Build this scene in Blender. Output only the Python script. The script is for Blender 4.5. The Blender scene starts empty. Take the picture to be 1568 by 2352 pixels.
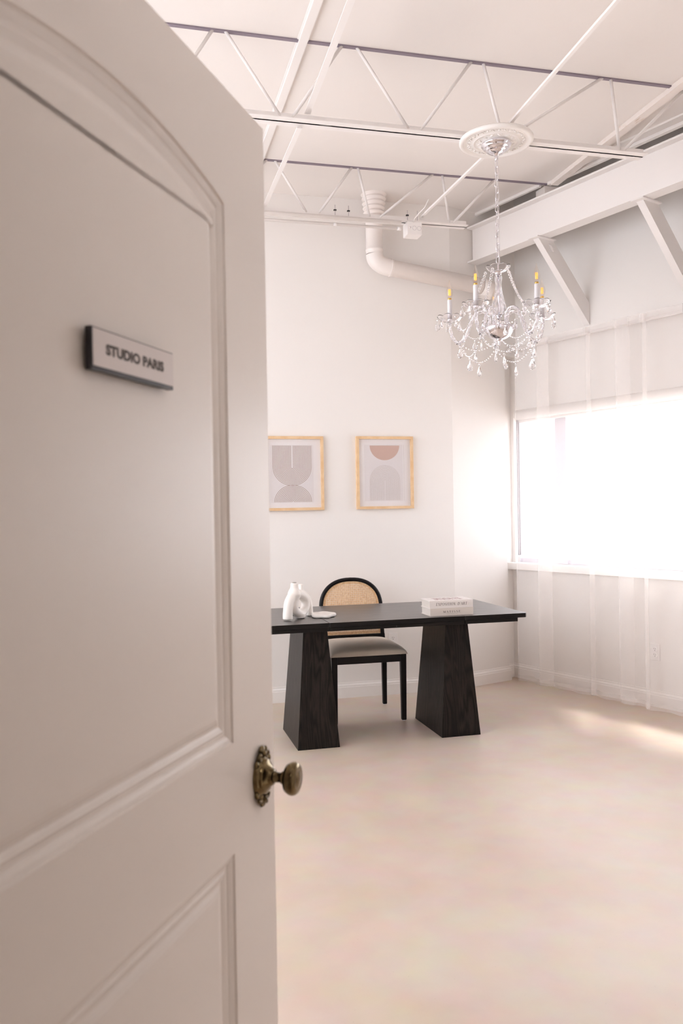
import bpy, bmesh, math, random
from math import sin, cos, pi, radians, sqrt, atan2, hypot
from mathutils import Vector, Matrix, noise
C = bpy.context.scene.collection
S = bpy.context.scene

# ---------------------------------------------------------------- camera
f_px = 1902.4
pitch, roll, yaw = radians(-0.243), radians(-0.964), radians(14.157)
cam_d = bpy.data.cameras.new('camera'); cam = bpy.data.objects.new('camera', cam_d); C.objects.link(cam)
fw = Vector((0, cos(pitch), sin(pitch))); up = Vector((0, -sin(pitch), cos(pitch))); rt = Vector((1, 0, 0))
r2 = rt*cos(roll) + up*sin(roll); u2 = -rt*sin(roll) + up*cos(roll)
m = Matrix(((r2.x, u2.x, -fw.x), (r2.y, u2.y, -fw.y), (r2.z, u2.z, -fw.z))).to_4x4()
cam.matrix_world = Matrix.Translation((0, 0, 1.41)) @ Matrix.Rotation(-yaw, 4, 'Z') @ m
cam_d.sensor_fit = 'VERTICAL'; cam_d.sensor_height = 36.0; cam_d.sensor_width = 24.0
cam_d.lens = f_px/2352*36.0
cam_d.clip_start = 0.05; cam_d.clip_end = 200
cam_d.dof.use_dof = True; cam_d.dof.focus_distance = 4.6; cam_d.dof.aperture_fstop = 6.3
S.camera = cam
S.cycles.max_bounces = 20; S.cycles.diffuse_bounces = 10; S.cycles.transmission_bounces = 14; S.cycles.transparent_max_bounces = 24

# ---------------------------------------------------------------- world, sun, exposure
S.view_settings.view_transform = 'Standard'; S.view_settings.look = 'None'
S.view_settings.exposure = 1.40; S.view_settings.gamma = 1.0
S.view_settings.use_curve_mapping = False
W = bpy.data.worlds.new('sky'); S.world = W; W.use_nodes = True
bg = W.node_tree.nodes['Background']
bg.inputs[0].default_value = (0.93, 0.94, 0.99, 1); bg.inputs[1].default_value = 2.4
sun_d = bpy.data.lights.new('sun', 'SUN'); sun_d.energy = 3.2; sun_d.angle = radians(7.5); sun_d.color = (1.0, 0.95, 0.88)
sun = bpy.data.objects.new('sun', sun_d); C.objects.link(sun)
sun.rotation_euler = Vector((-0.205, -0.715, -0.945)).to_track_quat('-Z', 'Y').to_euler()
sun.location = (8, 10, 9)
# area lamp added as unseen fill light, in the hallway behind the camera
def lamp(name, loc, size, power, col, rot=(0, 0, 0)):
    d = bpy.data.lights.new(name, 'AREA'); d.shape = 'RECTANGLE'; d.size, d.size_y = size; d.energy = power; d.color = col
    o = bpy.data.objects.new(name, d); C.objects.link(o); o.location = loc; o.rotation_euler = rot
    return o
lamp('added_hall_fill', (0.9, -1.1, 2.60), (0.6, 0.6), 4, (1.0, 0.90, 0.82))

# ---------------------------------------------------------------- materials
def mat(name, col, rough=0.5, metal=0.0, **k):
    M = bpy.data.materials.new(name); M.use_nodes = True
    b = M.node_tree.nodes['Principled BSDF']
    b.inputs['Base Color'].default_value = (*col, 1); b.inputs['Roughness'].default_value = rough
    b.inputs['Metallic'].default_value = metal
    for kk, v in k.items(): b.inputs[kk.replace('_', ' ')].default_value = v
    return M
def nodes(M): return M.node_tree.nodes, M.node_tree.links, M.node_tree.nodes['Principled BSDF']
def texcoord(N, L, scale, kind='Object'):
    t = N.new('ShaderNodeTexCoord'); mp = N.new('ShaderNodeMapping'); mp.inputs['Scale'].default_value = scale
    L.new(t.outputs[kind], mp.inputs['Vector']); return mp
def add_noise(M, scale=(1, 1, 1), ns=5.0, detail=4, c1=None, c2=None, lo=0.35, hi=0.65, bump=0.0, dist=0.01, rough=None, mn=0.0):
    N, L, b = nodes(M); mp = texcoord(N, L, scale)
    n = N.new('ShaderNodeTexNoise'); n.inputs['Scale'].default_value = ns; n.inputs['Detail'].default_value = detail
    n.inputs['Distortion'].default_value = mn
    L.new(mp.outputs[0], n.inputs['Vector'])
    if c1:
        r = N.new('ShaderNodeValToRGB'); r.color_ramp.elements[0].position = lo; r.color_ramp.elements[1].position = hi
        r.color_ramp.elements[0].color = (*c1, 1); r.color_ramp.elements[1].color = (*c2, 1)
        L.new(n.outputs[0], r.inputs[0]); L.new(r.outputs[0], b.inputs['Base Color'])
    if rough:
        mr = N.new('ShaderNodeMapRange'); mr.inputs['To Min'].default_value = rough[0]; mr.inputs['To Max'].default_value = rough[1]
        L.new(n.outputs[0], mr.inputs['Value']); L.new(mr.outputs[0], b.inputs['Roughness'])
    if bump:
        bp = N.new('ShaderNodeBump'); bp.inputs['Strength'].default_value = bump; bp.inputs['Distance'].default_value = dist
        L.new(n.outputs[0], bp.inputs['Height']); L.new(bp.outputs[0], b.inputs['Normal'])
    return M

WC = (0.80, 0.775, 0.752)
M_wall = add_noise(mat('wall_paint', WC, 0.62), ns=60, detail=3, bump=0.06, dist=0.002)
M_ceil = add_noise(mat('ceiling_paint', (0.78, 0.742, 0.716), 0.8), ns=25, detail=4, bump=0.10, dist=0.004)
M_trim = add_noise(mat('trim_paint', (0.82, 0.79, 0.765), 0.4), ns=30, detail=2, bump=0.03, dist=0.001)
M_door = add_noise(mat('door_paint', (0.78, 0.728, 0.685), 0.36), ns=35, detail=3, bump=0.035, dist=0.001)
M_steel = add_noise(mat('painted_steel', (0.80, 0.77, 0.755), 0.45), ns=80, detail=3, bump=0.10, dist=0.002)
M_void = mat('raw_deck', (0.06, 0.05, 0.04), 0.9)
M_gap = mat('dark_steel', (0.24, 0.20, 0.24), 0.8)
M_duct = add_noise(mat('duct_paint', (0.81, 0.76, 0.73), 0.4), ns=12, detail=2, bump=0.05, dist=0.003)
M_plast = mat('white_plastic', (0.82, 0.80, 0.79), 0.3)
M_slot = mat('dark_slot', (0.03, 0.03, 0.03), 0.6)
M_chrome = mat('chrome', (0.82, 0.80, 0.84), 0.06, 1.0)
M_brass = add_noise(mat('antique_brass', (0.22, 0.16, 0.085), 0.17, 1.0), ns=40, detail=3, c1=(0.07, 0.05, 0.028), c2=(0.22, 0.165, 0.085), lo=0.3, hi=0.7)
M_gold = mat('bulb_cap', (0.75, 0.50, 0.15), 0.3, 1.0)
M_candle = mat('candle_sleeve', (0.74, 0.72, 0.74), 0.45)
M_vase = mat('white_ceramic', (0.80, 0.76, 0.72), 0.45)
M_seat = add_noise(mat('seat_linen', (0.86, 0.77, 0.665), 0.9, Sheen_Weight=0.2), ns=500, detail=2, bump=0.25, dist=0.001)
M_blackwood = mat('black_lacquer_wood', (0.006, 0.005, 0.006), 0.38, Specular_IOR_Level=0.22)
M_cane = add_noise(mat('cane', (0.66, 0.42, 0.22), 0.5), ns=90, detail=2, c1=(0.72, 0.47, 0.25), c2=(0.88, 0.65, 0.40))
M_framewood = add_noise(mat('light_wood_frame', (0.74, 0.52, 0.30), 0.5), scale=(1, 1, 1), ns=18, detail=3, c1=(0.70, 0.47, 0.26), c2=(0.78, 0.57, 0.35))
M_paper = mat('mat_paper', (0.82, 0.79, 0.80), 0.7)
M_print = mat('print_paper', (0.76, 0.72, 0.73), 0.7)
M_line = mat('brown_print_line', (0.36, 0.255, 0.21), 0.8)
M_pale = mat('pale_print_line', (0.80, 0.76, 0.75), 0.8)
M_greyline = mat('taupe_print_line', (0.54, 0.47, 0.44), 0.8)
M_blush = mat('blush_print', (0.60, 0.42, 0.36), 0.8)
M_book = mat('book_cover', (0.74, 0.70, 0.68), 0.5)
M_book2 = mat('book_cover_cream', (0.66, 0.60, 0.55), 0.5)
M_pages = add_noise(mat('book_pages', (0.62, 0.57, 0.52), 0.8), scale=(1, 1, 60), ns=30, detail=1, bump=0.3, dist=0.001)
M_ink = mat('ink', (0.10, 0.085, 0.08), 0.7)
M_ink2 = mat('faded_ink', (0.11, 0.10, 0.095), 0.7)
M_signblack = mat('sign_black', (0.012, 0.010, 0.014), 0.35)
M_signwhite = mat('sign_white', (0.70, 0.64, 0.62), 0.35)
M_grout = mat('alu_track', (0.45, 0.40, 0.43), 0.4, 0.6)

def floor_material():
    M = mat('polished_concrete', (0.68, 0.56, 0.45), 0.3); N, L, b = nodes(M)
    mp = texcoord(N, L, (1, 1, 1))
    n1 = N.new('ShaderNodeTexNoise'); n1.inputs['Scale'].default_value = 1.3; n1.inputs['Detail'].default_value = 6; n1.inputs['Distortion'].default_value = 0.6
    n2 = N.new('ShaderNodeTexNoise'); n2.inputs['Scale'].default_value = 7; n2.inputs['Detail'].default_value = 8
    n3 = N.new('ShaderNodeTexVoronoi'); n3.inputs['Scale'].default_value = 55
    for n in (n1, n2, n3): L.new(mp.outputs[0], n.inputs['Vector'])
    r = N.new('ShaderNodeValToRGB'); r.color_ramp.elements[0].position = 0.34; r.color_ramp.elements[1].position = 0.66
    r.color_ramp.elements[0].color = (0.555, 0.455, 0.365, 1); r.color_ramp.elements[1].color = (0.60, 0.52, 0.435, 1)
    e = r.color_ramp.elements.new(0.52); e.color = (0.59, 0.485, 0.41, 1)
    L.new(n1.outputs[0], r.inputs[0])
    mx = N.new('ShaderNodeMix'); mx.data_type = 'RGBA'; mx.blend_type = 'OVERLAY'; mx.inputs[0].default_value = 0.14
    L.new(r.outputs[0], mx.inputs['A']); L.new(n2.outputs[1], mx.inputs['B'])
    # fine pin-holes
    lt = N.new('ShaderNodeMath'); lt.operation = 'LESS_THAN'; lt.inputs[1].default_value = 0.075
    L.new(n3.outputs['Distance'], lt.inputs[0])
    sel = N.new('ShaderNodeSeparateColor'); L.new(n3.outputs['Color'], sel.inputs[0])
    g = N.new('ShaderNodeMath'); g.operation = 'GREATER_THAN'; g.inputs[1].default_value = 0.88; L.new(sel.outputs[0], g.inputs[0])
    mu = N.new('ShaderNodeMath'); mu.operation = 'MULTIPLY'; L.new(lt.outputs[0], mu.inputs[0]); L.new(g.outputs[0], mu.inputs[1])
    mu2 = N.new('ShaderNodeMath'); mu2.operation = 'MULTIPLY'; mu2.inputs[1].default_value = 0.35; L.new(mu.outputs[0], mu2.inputs[0])
    mx2 = N.new('ShaderNodeMix'); mx2.data_type = 'RGBA'; mx2.inputs['B'].default_value = (0.30, 0.22, 0.17, 1)
    L.new(mu2.outputs[0], mx2.inputs[0]); L.new(mx.outputs['Result'], mx2.inputs['A'])
    L.new(mx2.outputs['Result'], b.inputs['Base Color'])
    mr = N.new('ShaderNodeMapRange'); mr.inputs['To Min'].default_value = 0.30; mr.inputs['To Max'].default_value = 0.46
    L.new(n2.outputs[0], mr.inputs['Value']); L.new(mr.outputs[0], b.inputs['Roughness'])
    bp = N.new('ShaderNodeBump'); bp.inputs['Strength'].default_value = 0.12; bp.inputs['Distance'].default_value = 0.006
    L.new(n2.outputs[0], bp.inputs['Height']); L.new(bp.outputs[0], b.inputs['Normal'])
    return M
M_floor = floor_material()

def ash_material(name, axis, coat, spec, lo, hi):
    # black-stained open-pore ash: dark brown-black ground, grain lines along `axis`
    M = mat(name, (0.02, 0.017, 0.016), 0.40, Specular_IOR_Level=spec, Coat_Weight=coat, Coat_Roughness=0.30); N, L, b = nodes(M)
    sc = [9.0, 9.0, 9.0]; sc[axis] = 0.75
    mp = texcoord(N, L, sc)
    w = N.new('ShaderNodeTexNoise'); w.inputs['Scale'].default_value = 1.0; w.inputs['Detail'].default_value = 2; w.inputs['Distortion'].default_value = 0.5
    L.new(mp.outputs[0], w.inputs['Vector'])
    mu = N.new('ShaderNodeMath'); mu.operation = 'MULTIPLY'; mu.inputs[1].default_value = 26.0; L.new(w.outputs[0], mu.inputs[0])
    fr = N.new('ShaderNodeMath'); fr.operation = 'PINGPONG'; fr.inputs[1].default_value = 1.0; L.new(mu.outputs[0], fr.inputs[0])
    sc2 = [260.0, 260.0, 260.0]; sc2[axis] = 9.0
    mp2 = texcoord(N, L, sc2); n2 = N.new('ShaderNodeTexNoise'); n2.inputs['Scale'].default_value = 1.0; n2.inputs['Detail'].default_value = 2
    L.new(mp2.outputs[0], n2.inputs['Vector'])
    mx = N.new('ShaderNodeMath'); mx.operation = 'MULTIPLY'; L.new(fr.outputs[0], mx.inputs[0]); L.new(n2.outputs[0], mx.inputs[1])
    r = N.new('ShaderNodeValToRGB'); r.color_ramp.elements[0].position = 0.05; r.color_ramp.elements[1].position = 0.5
    r.color_ramp.elements[0].color = (*lo, 1); r.color_ramp.elements[1].color = (*hi, 1)
    L.new(mx.outputs[0], r.inputs[0]); L.new(r.outputs[0], b.inputs['Base Color'])
    bp = N.new('ShaderNodeBump'); bp.inputs['Strength'].default_value = 0.35; bp.inputs['Distance'].default_value = 0.0015
    L.new(mx.outputs[0], bp.inputs['Height']); L.new(bp.outputs[0], b.inputs['Normal'])
    return M
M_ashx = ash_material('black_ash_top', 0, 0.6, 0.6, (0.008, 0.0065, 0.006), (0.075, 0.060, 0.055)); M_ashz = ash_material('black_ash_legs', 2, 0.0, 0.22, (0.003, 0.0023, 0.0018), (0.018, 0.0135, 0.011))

def glass_material(name, ior=1.5, rough=0.0, col=(1, 1, 1)):
    M = mat(name, col, rough); b = M.node_tree.nodes['Principled BSDF']
    b.inputs['Transmission Weight'].default_value = 1.0; b.inputs['IOR'].default_value = ior
    return M
M_crystal = glass_material('crystal', 1.52, 0.0, (0.99, 0.98, 1.0))
M_bulbglass = None
def thin_glass(name, fac=0.08, tint=(1, 1, 1)):
    M = bpy.data.materials.new(name); M.use_nodes = True; N, L = M.node_tree.nodes, M.node_tree.links
    N.clear(); o = N.new('ShaderNodeOutputMaterial'); mx = N.new('ShaderNodeMixShader')
    t = N.new('ShaderNodeBsdfTransparent'); t.inputs[0].default_value = (*tint, 1)
    g = N.new('ShaderNodeBsdfGlossy'); g.inputs['Roughness'].default_value = 0.02
    lw = N.new('ShaderNodeLayerWeight'); pw = N.new('ShaderNodeMath'); pw.operation = 'POWER'; pw.inputs[1].default_value = 5.0
    ma = N.new('ShaderNodeMath'); ma.operation = 'MULTIPLY_ADD'; ma.inputs[1].default_value = 0.90; ma.inputs[2].default_value = fac*0.6
    L.new(lw.outputs['Facing'], pw.inputs[0]); L.new(pw.outputs[0], ma.inputs[0]); L.new(ma.outputs[0], mx.inputs[0]); L.new(t.outputs[0], mx.inputs[1]); L.new(g.outputs[0], mx.inputs[2]); L.new(mx.outputs[0], o.inputs[0])
    return M
M_pane = thin_glass('window_glass'); M_picglass = thin_glass('picture_glass'); M_bulbglass = thin_glass('bulb_glass', tint=(0.98, 0.95, 0.92))

def sheer_material():
    M = bpy.data.materials.new('sheer_voile'); M.use_nodes = True; N, L = M.node_tree.nodes, M.node_tree.links
    N.clear(); o = N.new('ShaderNodeOutputMaterial')
    t = N.new('ShaderNodeBsdfTransparent'); t.inputs[0].default_value = (1.0, 0.995, 0.99, 1)
    tr = N.new('ShaderNodeBsdfTranslucent'); tr.inputs[0].default_value = (0.95, 0.93, 0.93, 1)
    d = N.new('ShaderNodeBsdfDiffuse'); d.inputs[0].default_value = (0.95, 0.93, 0.93, 1)
    m1 = N.new('ShaderNodeMixShader'); m1.inputs[0].default_value = 0.72
    L.new(tr.outputs[0], m1.inputs[1]); L.new(d.outputs[0], m1.inputs[2])
    m2 = N.new('ShaderNodeMixShader'); m2.inputs[0].default_value = 0.24
    L.new(t.outputs[0], m2.inputs[1]); L.new(m1.outputs[0], m2.inputs[2]); L.new(m2.outputs[0], o.inputs[0])
    return M
M_sheer = sheer_material()

def emit_material(name, col, s):
    M = bpy.data.materials.new(name); M.use_nodes = True; b = M.node_tree.nodes['Principled BSDF']
    b.inputs['Base Color'].default_value = (*col, 1); b.inputs['Emission Color'].default_value = (*col, 1); b.inputs['Emission Strength'].default_value = s
    return M
M_fil = emit_material('filament', (1.0, 0.42, 0.08), 0.42)

# ---------------------------------------------------------------- mesh helpers
class MB:
    def __init__(s): s.v = []; s.f = []; s.sm = []
    def add(s, vs, fs, smooth=False):
        o = len(s.v); s.v += [tuple(v) for v in vs]; s.f += [tuple(i+o for i in f) for f in fs]; s.sm += [smooth]*len(fs); return s
    def box(s, a, b):
        (x0, y0, z0), (x1, y1, z1) = a, b
        return s.hexa([(x0, y0, z0), (x1, y0, z0), (x1, y1, z0), (x0, y1, z0), (x0, y0, z1), (x1, y0, z1), (x1, y1, z1), (x0, y1, z1)])
    def hexa(s, v): return s.add(v, [(0, 3, 2, 1), (4, 5, 6, 7), (0, 1, 5, 4), (1, 2, 6, 5), (2, 3, 7, 6), (3, 0, 4, 7)])
    def bar(s, p, q, w, h, up=(0, 0, 1)):
        p = Vector(p); q = Vector(q); d = (q-p).normalized(); u = Vector(up)
        if abs(d.dot(u)) > 0.99: u = Vector((1, 0, 0))
        a = d.cross(u).normalized()*w/2; b = a.cross(d).normalized()*h/2
        return s.hexa([p-a-b, p+a-b, q+a-b, q-a-b, p-a+b, p+a+b, q+a+b, q-a+b])
    def prism(s, poly, z0, z1):
        n = len(poly); v = [(x, y, z0) for x, y in poly]+[(x, y, z1) for x, y in poly]
        return s.add(v, [tuple(range(n-1, -1, -1)), tuple(range(n, 2*n))]+[(i, (i+1) % n, n+(i+1) % n, n+i) for i in range(n)])
    def tube(s, path, r, n=10, closed=False, cap=True, flat=1.0, smooth=True):
        path = [Vector(p) for p in path]; m = len(path); R = r if hasattr(r, '__len__') else [r]*m
        vs = []; prev = None
        for i, p in enumerate(path):
            if closed: d = path[(i+1) % m]-path[i-1]
            else: d = path[min(i+1, m-1)]-path[max(i-1, 0)]
            d.normalize()
            if prev is None:
                a = Vector((0, 0, 1)) if abs(d.z) < 0.9 else Vector((1, 0, 0)); a = (a-d*a.dot(d)).normalized()
            else: a = (prev-d*prev.dot(d)).normalized()
            prev = a; b = d.cross(a)
            for k in range(n):
                t = 2*pi*k/n; vs.append(p+(a*cos(t)+b*sin(t)*flat)*R[i])
        fs = []
        for i in range(m if closed else m-1):
            j = (i+1) % m
            for k in range(n): fs.append((i*n+k, i*n+(k+1) % n, j*n+(k+1) % n, j*n+k))
        s.add(vs, fs, smooth)
        if cap and not closed: s.add(vs[:n], [tuple(range(n-1, -1, -1))]); s.add(vs[-n:], [tuple(range(n))])
        return s
    def lathe(s, prof, n=32, o=(0, 0, 0), ax=(0, 0, 1), wave=None, smooth=True, sx=1.0):
        ax = Vector(ax).normalized(); a = Vector((1, 0, 0)) if abs(ax.x) < 0.9 else Vector((0, 1, 0))
        a = (a-ax*a.dot(ax)).normalized(); b = ax.cross(a); o = Vector(o); vs = []
        for i, (r, h) in enumerate(prof):
            for k in range(n):
                t = 2*pi*k/n; rr, hh = (r, h) if wave is None else wave(i, r, h, t)
                vs.append(o+(a*cos(t)*sx+b*sin(t))*rr+ax*hh)
        fs = [(i*n+k, i*n+(k+1) % n, (i+1)*n+(k+1) % n, (i+1)*n+k) for i in range(len(prof)-1) for k in range(n)]
        return s.add(vs, fs, smooth)
    def sphere(s, c, r, sx=1, sy=1, sz=1, n=10, m=6, smooth=True):
        prof = [(max(r*sin(pi*i/m), 1e-5), -r*cos(pi*i/m)) for i in range(m+1)]
        o = len(s.v); s.lathe(prof, n, (0, 0, 0), smooth=smooth)
        for i in range(o, len(s.v)): x, y, z = s.v[i]; s.v[i] = (x*sx+c[0], y*sy+c[1], z*sz+c[2])
        return s
    def grid(s, fn, nu, nv, smooth=True):
        vs = [fn(i/nu, j/nv) for j in range(nv+1) for i in range(nu+1)]
        fs = [(j*(nu+1)+i, j*(nu+1)+i+1, (j+1)*(nu+1)+i+1, (j+1)*(nu+1)+i) for j in range(nv) for i in range(nu)]
        return s.add(vs, fs, smooth)
    def build(s, name, m, parent=None, loc=None, rotz=None, bevel=0, seg=2, fix=True):
        me = bpy.data.meshes.new(name); me.from_pydata([tuple(v) for v in s.v], [], s.f)
        for p, q in zip(me.polygons, s.sm): p.use_smooth = q
        if fix:
            bm = bmesh.new(); bm.from_mesh(me); bmesh.ops.remove_doubles(bm, verts=bm.verts, dist=1e-6)
            bmesh.ops.recalc_face_normals(bm, faces=bm.faces); bm.to_mesh(me); bm.free()
        me.materials.append(m); me.update()
        o = bpy.data.objects.new(name, me); C.objects.link(o)
        if parent: o.parent = parent
        if loc: o.location = loc
        if rotz is not None: o.rotation_euler = (0, 0, rotz)
        if bevel:
            b = o.modifiers.new('bevel', 'BEVEL'); b.width = bevel; b.segments = seg; b.limit_method = 'ANGLE'; b.angle_limit = radians(40)
        return o
def thing(name, label, cat, loc=(0, 0, 0), rotz=0, group=None, rot=None):
    o = bpy.data.objects.new(name, None); C.objects.link(o); o.location = loc; o.rotation_euler = rot or (0, 0, rotz)
    o.empty_display_size = 0.1
    o['label'] = label; o['category'] = cat
    if group: o['group'] = group
    return o
def tag(o, label, cat, group=None):
    o['label'] = label; o['category'] = cat
    if group: o['group'] = group
    return o
def struct(o): o['kind'] = 'structure'; return o

# local frame of the window wall: s along the wall (towards the camera), k outwards
WA = radians(-69.402)
def WK(s, k, z=0): return Vector((0.9360*k+0.3520*s, 0.3520*k-0.9360*s, z))
def arc(cx, cy, r, a0, a1, n, ry=None): return [(cx+r*cos(a0+(a1-a0)*i/n), cy+(ry or r)*sin(a0+(a1-a0)*i/n)) for i in range(n+1)]

# ================================================================ ROOM SHELL
ZC = 3.72
XW, YB = -1.70, 5.98
CR = (2.40, 5.98)                    # corner between back wall and the angled wall
PE = (2.935, 6.170)                   # right end of the angled wall
PF = (2.910, 6.236)                   # recess behind it
PG = (3.033, 6.282)                   # recess meets the window wall
struct(MB().prism([(-3, -3), (7, -3), (7, 8), (-3, 8)], -0.12, 0).build('floor', M_floor))
# ceiling sheet, stops short of the beam
bp = Vector((2.564, 6.027)); bn = Vector((0.947, 0.320)); bm_ = Vector((0.320, -0.947))
def BM(t, off, z=0): p = bp+bm_*t+bn*off; return Vector((p.x, p.y, z))
ce = [BM(0.0, 0.215), BM(6.05, 0.215)]
cp = [BM(6.05, 0.160), BM(0.66, 0.160), BM(0.60, 0.120), BM(-0.05, 0.120)]
struct(MB().prism([(XW, 0.46)]+[(p.x, p.y) for p in cp]+[(CR[0], 6.03), (XW, 6.03)], ZC, ZC+0.04).build('ceiling', M_ceil))
struct(MB().prism([(XW-0.3, 0.2), (5.45, 0.2), (3.19, 6.55), (XW-0.3, 6.55)], 4.06, 4.14).build('roof_deck', M_void))
# walls
struct(MB().box((XW-0.1, YB, 0), (CR[0], YB+0.16, 4.06)).build('wall_back', M_wall))
wa = MB().prism([CR, PE, PF, PG, (3.10, 6.45), (2.25, 6.45), (2.25, 6.14), (CR[0], 6.14)], 0, 2.62)
wa.prism([CR, PE, (3.066, 6.219), (3.10, 6.45), (2.25, 6.45), (2.25, 6.14), (CR[0], 6.14)], 2.62, 4.06)
struct(wa.build('wall_corner', M_wall))
S0, S1 = -4.80, 1.45
ZS, ZH = 0.945, 2.13
ww = MB().box((S0-0.05, 5.05, 0), (S1+0.3, 5.25, ZS-0.02)).box((S0-0.25, 5.05, ZH), (S1+0.3, 5.25, 4.06))
ww.box((S0-0.25, 5.05, ZS-0.02), (S0+0.02, 5.25, ZH)).box((-1.35, 5.05, ZS-0.02), (S1+0.3, 5.25, ZH))
struct(ww.build('wall_right', M_wall, rotz=WA))
struct(MB().box((XW-0.2, 0.46, 0), (XW, YB, 0.9)).box((XW-0.2, 0.46, 3.1), (XW, YB, 4.06)).box((XW-0.2, 0.46, 0.9), (XW, 1.2, 3.1)).box((XW-0.2, 5.7, 0.9), (XW, YB, 3.1)).build('wall_left', M_wall))
w2 = MB()  # unseen left-wall window, added to brighten the room
for yy in (1.2, 3.42, 5.64): w2.box((XW-0.12, yy, 0.9), (XW-0.06, yy+0.06, 3.1))
w2.box((XW-0.12, 1.2, 0.9), (XW-0.06, 5.7, 0.95)).box((XW-0.12, 1.2, 3.05), (XW-0.06, 5.7, 3.1))
win2 = struct(w2.build('added_window_2', M_trim))
MB().box((XW-0.092, 1.22, 0.92), (XW-0.088, 5.68, 3.08)).build('window_pane', M_pane, parent=win2)
nw = MB().box((XW-0.1, 0.46, 0), (-0.30, 0.60, 4.06)).box((0.70, 0.46, 0), (5.5, 0.60, 4.06)).box((-0.30, 0.46, 2.08), (0.70, 0.60, 4.06))
struct(nw.build('wall_front', M_wall))
# hallway behind the camera
hall = MB().box((-1.3, -2.6, 0), (-1.2, 0.46, 2.7)).box((2.4, -2.6, 0), (2.5, 0.46, 2.7)).box((-1.3, -2.7, 0), (2.5, -2.6, 2.7))
struct(hall.build('wall_hallway', M_wall))
struct(MB().box((-1.3, -2.7, 2.7), (2.5, 0.46, 2.75)).build('ceiling_hallway', M_ceil))
dc = MB().box((-0.36, 0.60, 0), (-0.30, 0.615, 2.14)).box((0.70, 0.60, 0), (0.76, 0.615, 2.14)).box((-0.36, 0.60, 2.08), (0.76, 0.615, 2.14))
struct(dc.build('trim_1', M_trim, bevel=0.003))

# baseboards: profile (distance from wall, height)
BP = [(0, 0), (0.015, 0), (0.015, 0.078), (0.012, 0.084), (0.0125, 0.090), (0.009, 0.096), (0.0045, 0.102), (0.0035, 0.112), (0, 0.114)]
def baseboard(name, pts):
    # pts: polyline on the floor, room on the left side of travel (offset to the left normal)
    P = [Vector(p) for p in pts]; n = len(P); nor = []
    for i in range(n):
        ds = []
        if i > 0: ds.append((P[i]-P[i-1]).normalized())
        if i < n-1: ds.append((P[i+1]-P[i]).normalized())
        ns = [Vector((-d.y, d.x)) for d in ds]; a = sum(ns, Vector((0, 0)))
        a = a.normalized(); a = a/max(a.dot(ns[0]), 0.3); nor.append(a)
    vs = [(P[i].x+nor[i].x*o, P[i].y+nor[i].y*o, h) for i in range(n) for o, h in BP]; q = len(BP)
    b = MB(); b.add(vs, [(i*q+j, i*q+j+1, (i+1)*q+j+1, (i+1)*q+j) for i in range(n-1) for j in range(q-1)])
    b.add(vs[:q], [tuple(range(q))]); b.add(vs[-q:], [tuple(range(q))])
    return struct(b.build(name, M_trim))
baseboard('baseboard_back', [PG, PF, PE, CR, (XW, YB)])
g0 = WK(S1, 5.05); baseboard('baseboard_right', [(g0.x, g0.y), PG])
baseboard('baseboard_left', [(XW, YB), (XW, 0.6)])

# ceiling edge strips and ledger over the beam
def bstrip(name, t0, t1, o0, o1, z0, z1, m):
    return struct(MB().hexa([BM(t0, o0, z0), BM(t1, o0, z0), BM(t1, o1, z0), BM(t0, o1, z0), BM(t0, o0, z1), BM(t1, o0, z1), BM(t1, o1, z1), BM(t0, o1, z1)]).build(name, m))
bstrip('trim_2', 0.72, 5.8, 0.130, 0.162, 3.700, ZC, M_ceil)
bstrip('trim_3', 1.1, 5.8, 0.040, 0.075, 3.708, ZC, M_ceil)
bstrip('trim_4', -0.05, 0.67, 0.100, 0.122, 3.700, ZC, M_steel)
M_ledger = add_noise(mat('stained_paint', (0.7, 0.6, 0.5), 0.8), scale=(9, 2.2, 9), ns=3.2, detail=6, c1=(0.80, 0.74, 0.70), c2=(0.46, 0.30, 0.17), lo=0.64, hi=0.90)
struct(MB().prism([(2.93, 0.7), (2.985, 0.7), (2.985, 5.36), (2.93, 5.36)], 3.69, ZC).build('trim_5', M_ledger))
struct(MB().prism([(2.925, 5.44), (3.045, 5.44), (3.01, 5.56), (2.915, 5.555)], 3.66, 3.715).build('trim_6', M_ledger))

# ================================================================ WINDOW
fr = MB(); k0, k1 = 5.10, 5.17
fr.box((S0, k0, ZS), (-1.33, k1, ZS+0.035)).box((S0, k0, ZH-0.04), (-1.33, k1, ZH)).box((S0, k0, ZS), (S0+0.035, k1, ZH)).box((-1.37, k0, ZS), (-1.33, k1, ZH))
for sm in (-4.33, -2.30, -1.80): fr.box((sm-0.055, k0-0.01, ZS), (sm+0.055, k1, ZH))
M_frame = mat('window_frame_shade_grey', (0.58, 0.555, 0.61), 0.5)  # backlit shade put into the frame colour as grey lavender
win = struct(fr.build('window_1', M_frame, rotz=WA, bevel=0.003))
MB().box((S0+0.02, 5.135, ZS+0.02), (-1.34, 5.139, ZH-0.02)).build('window_pane', M_pane, parent=win)
MB().box((S0-0.02, 4.985, ZS-0.055), (-1.28, 5.19, ZS)).build('window_sill', M_trim, parent=win, bevel=0.004)

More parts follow.
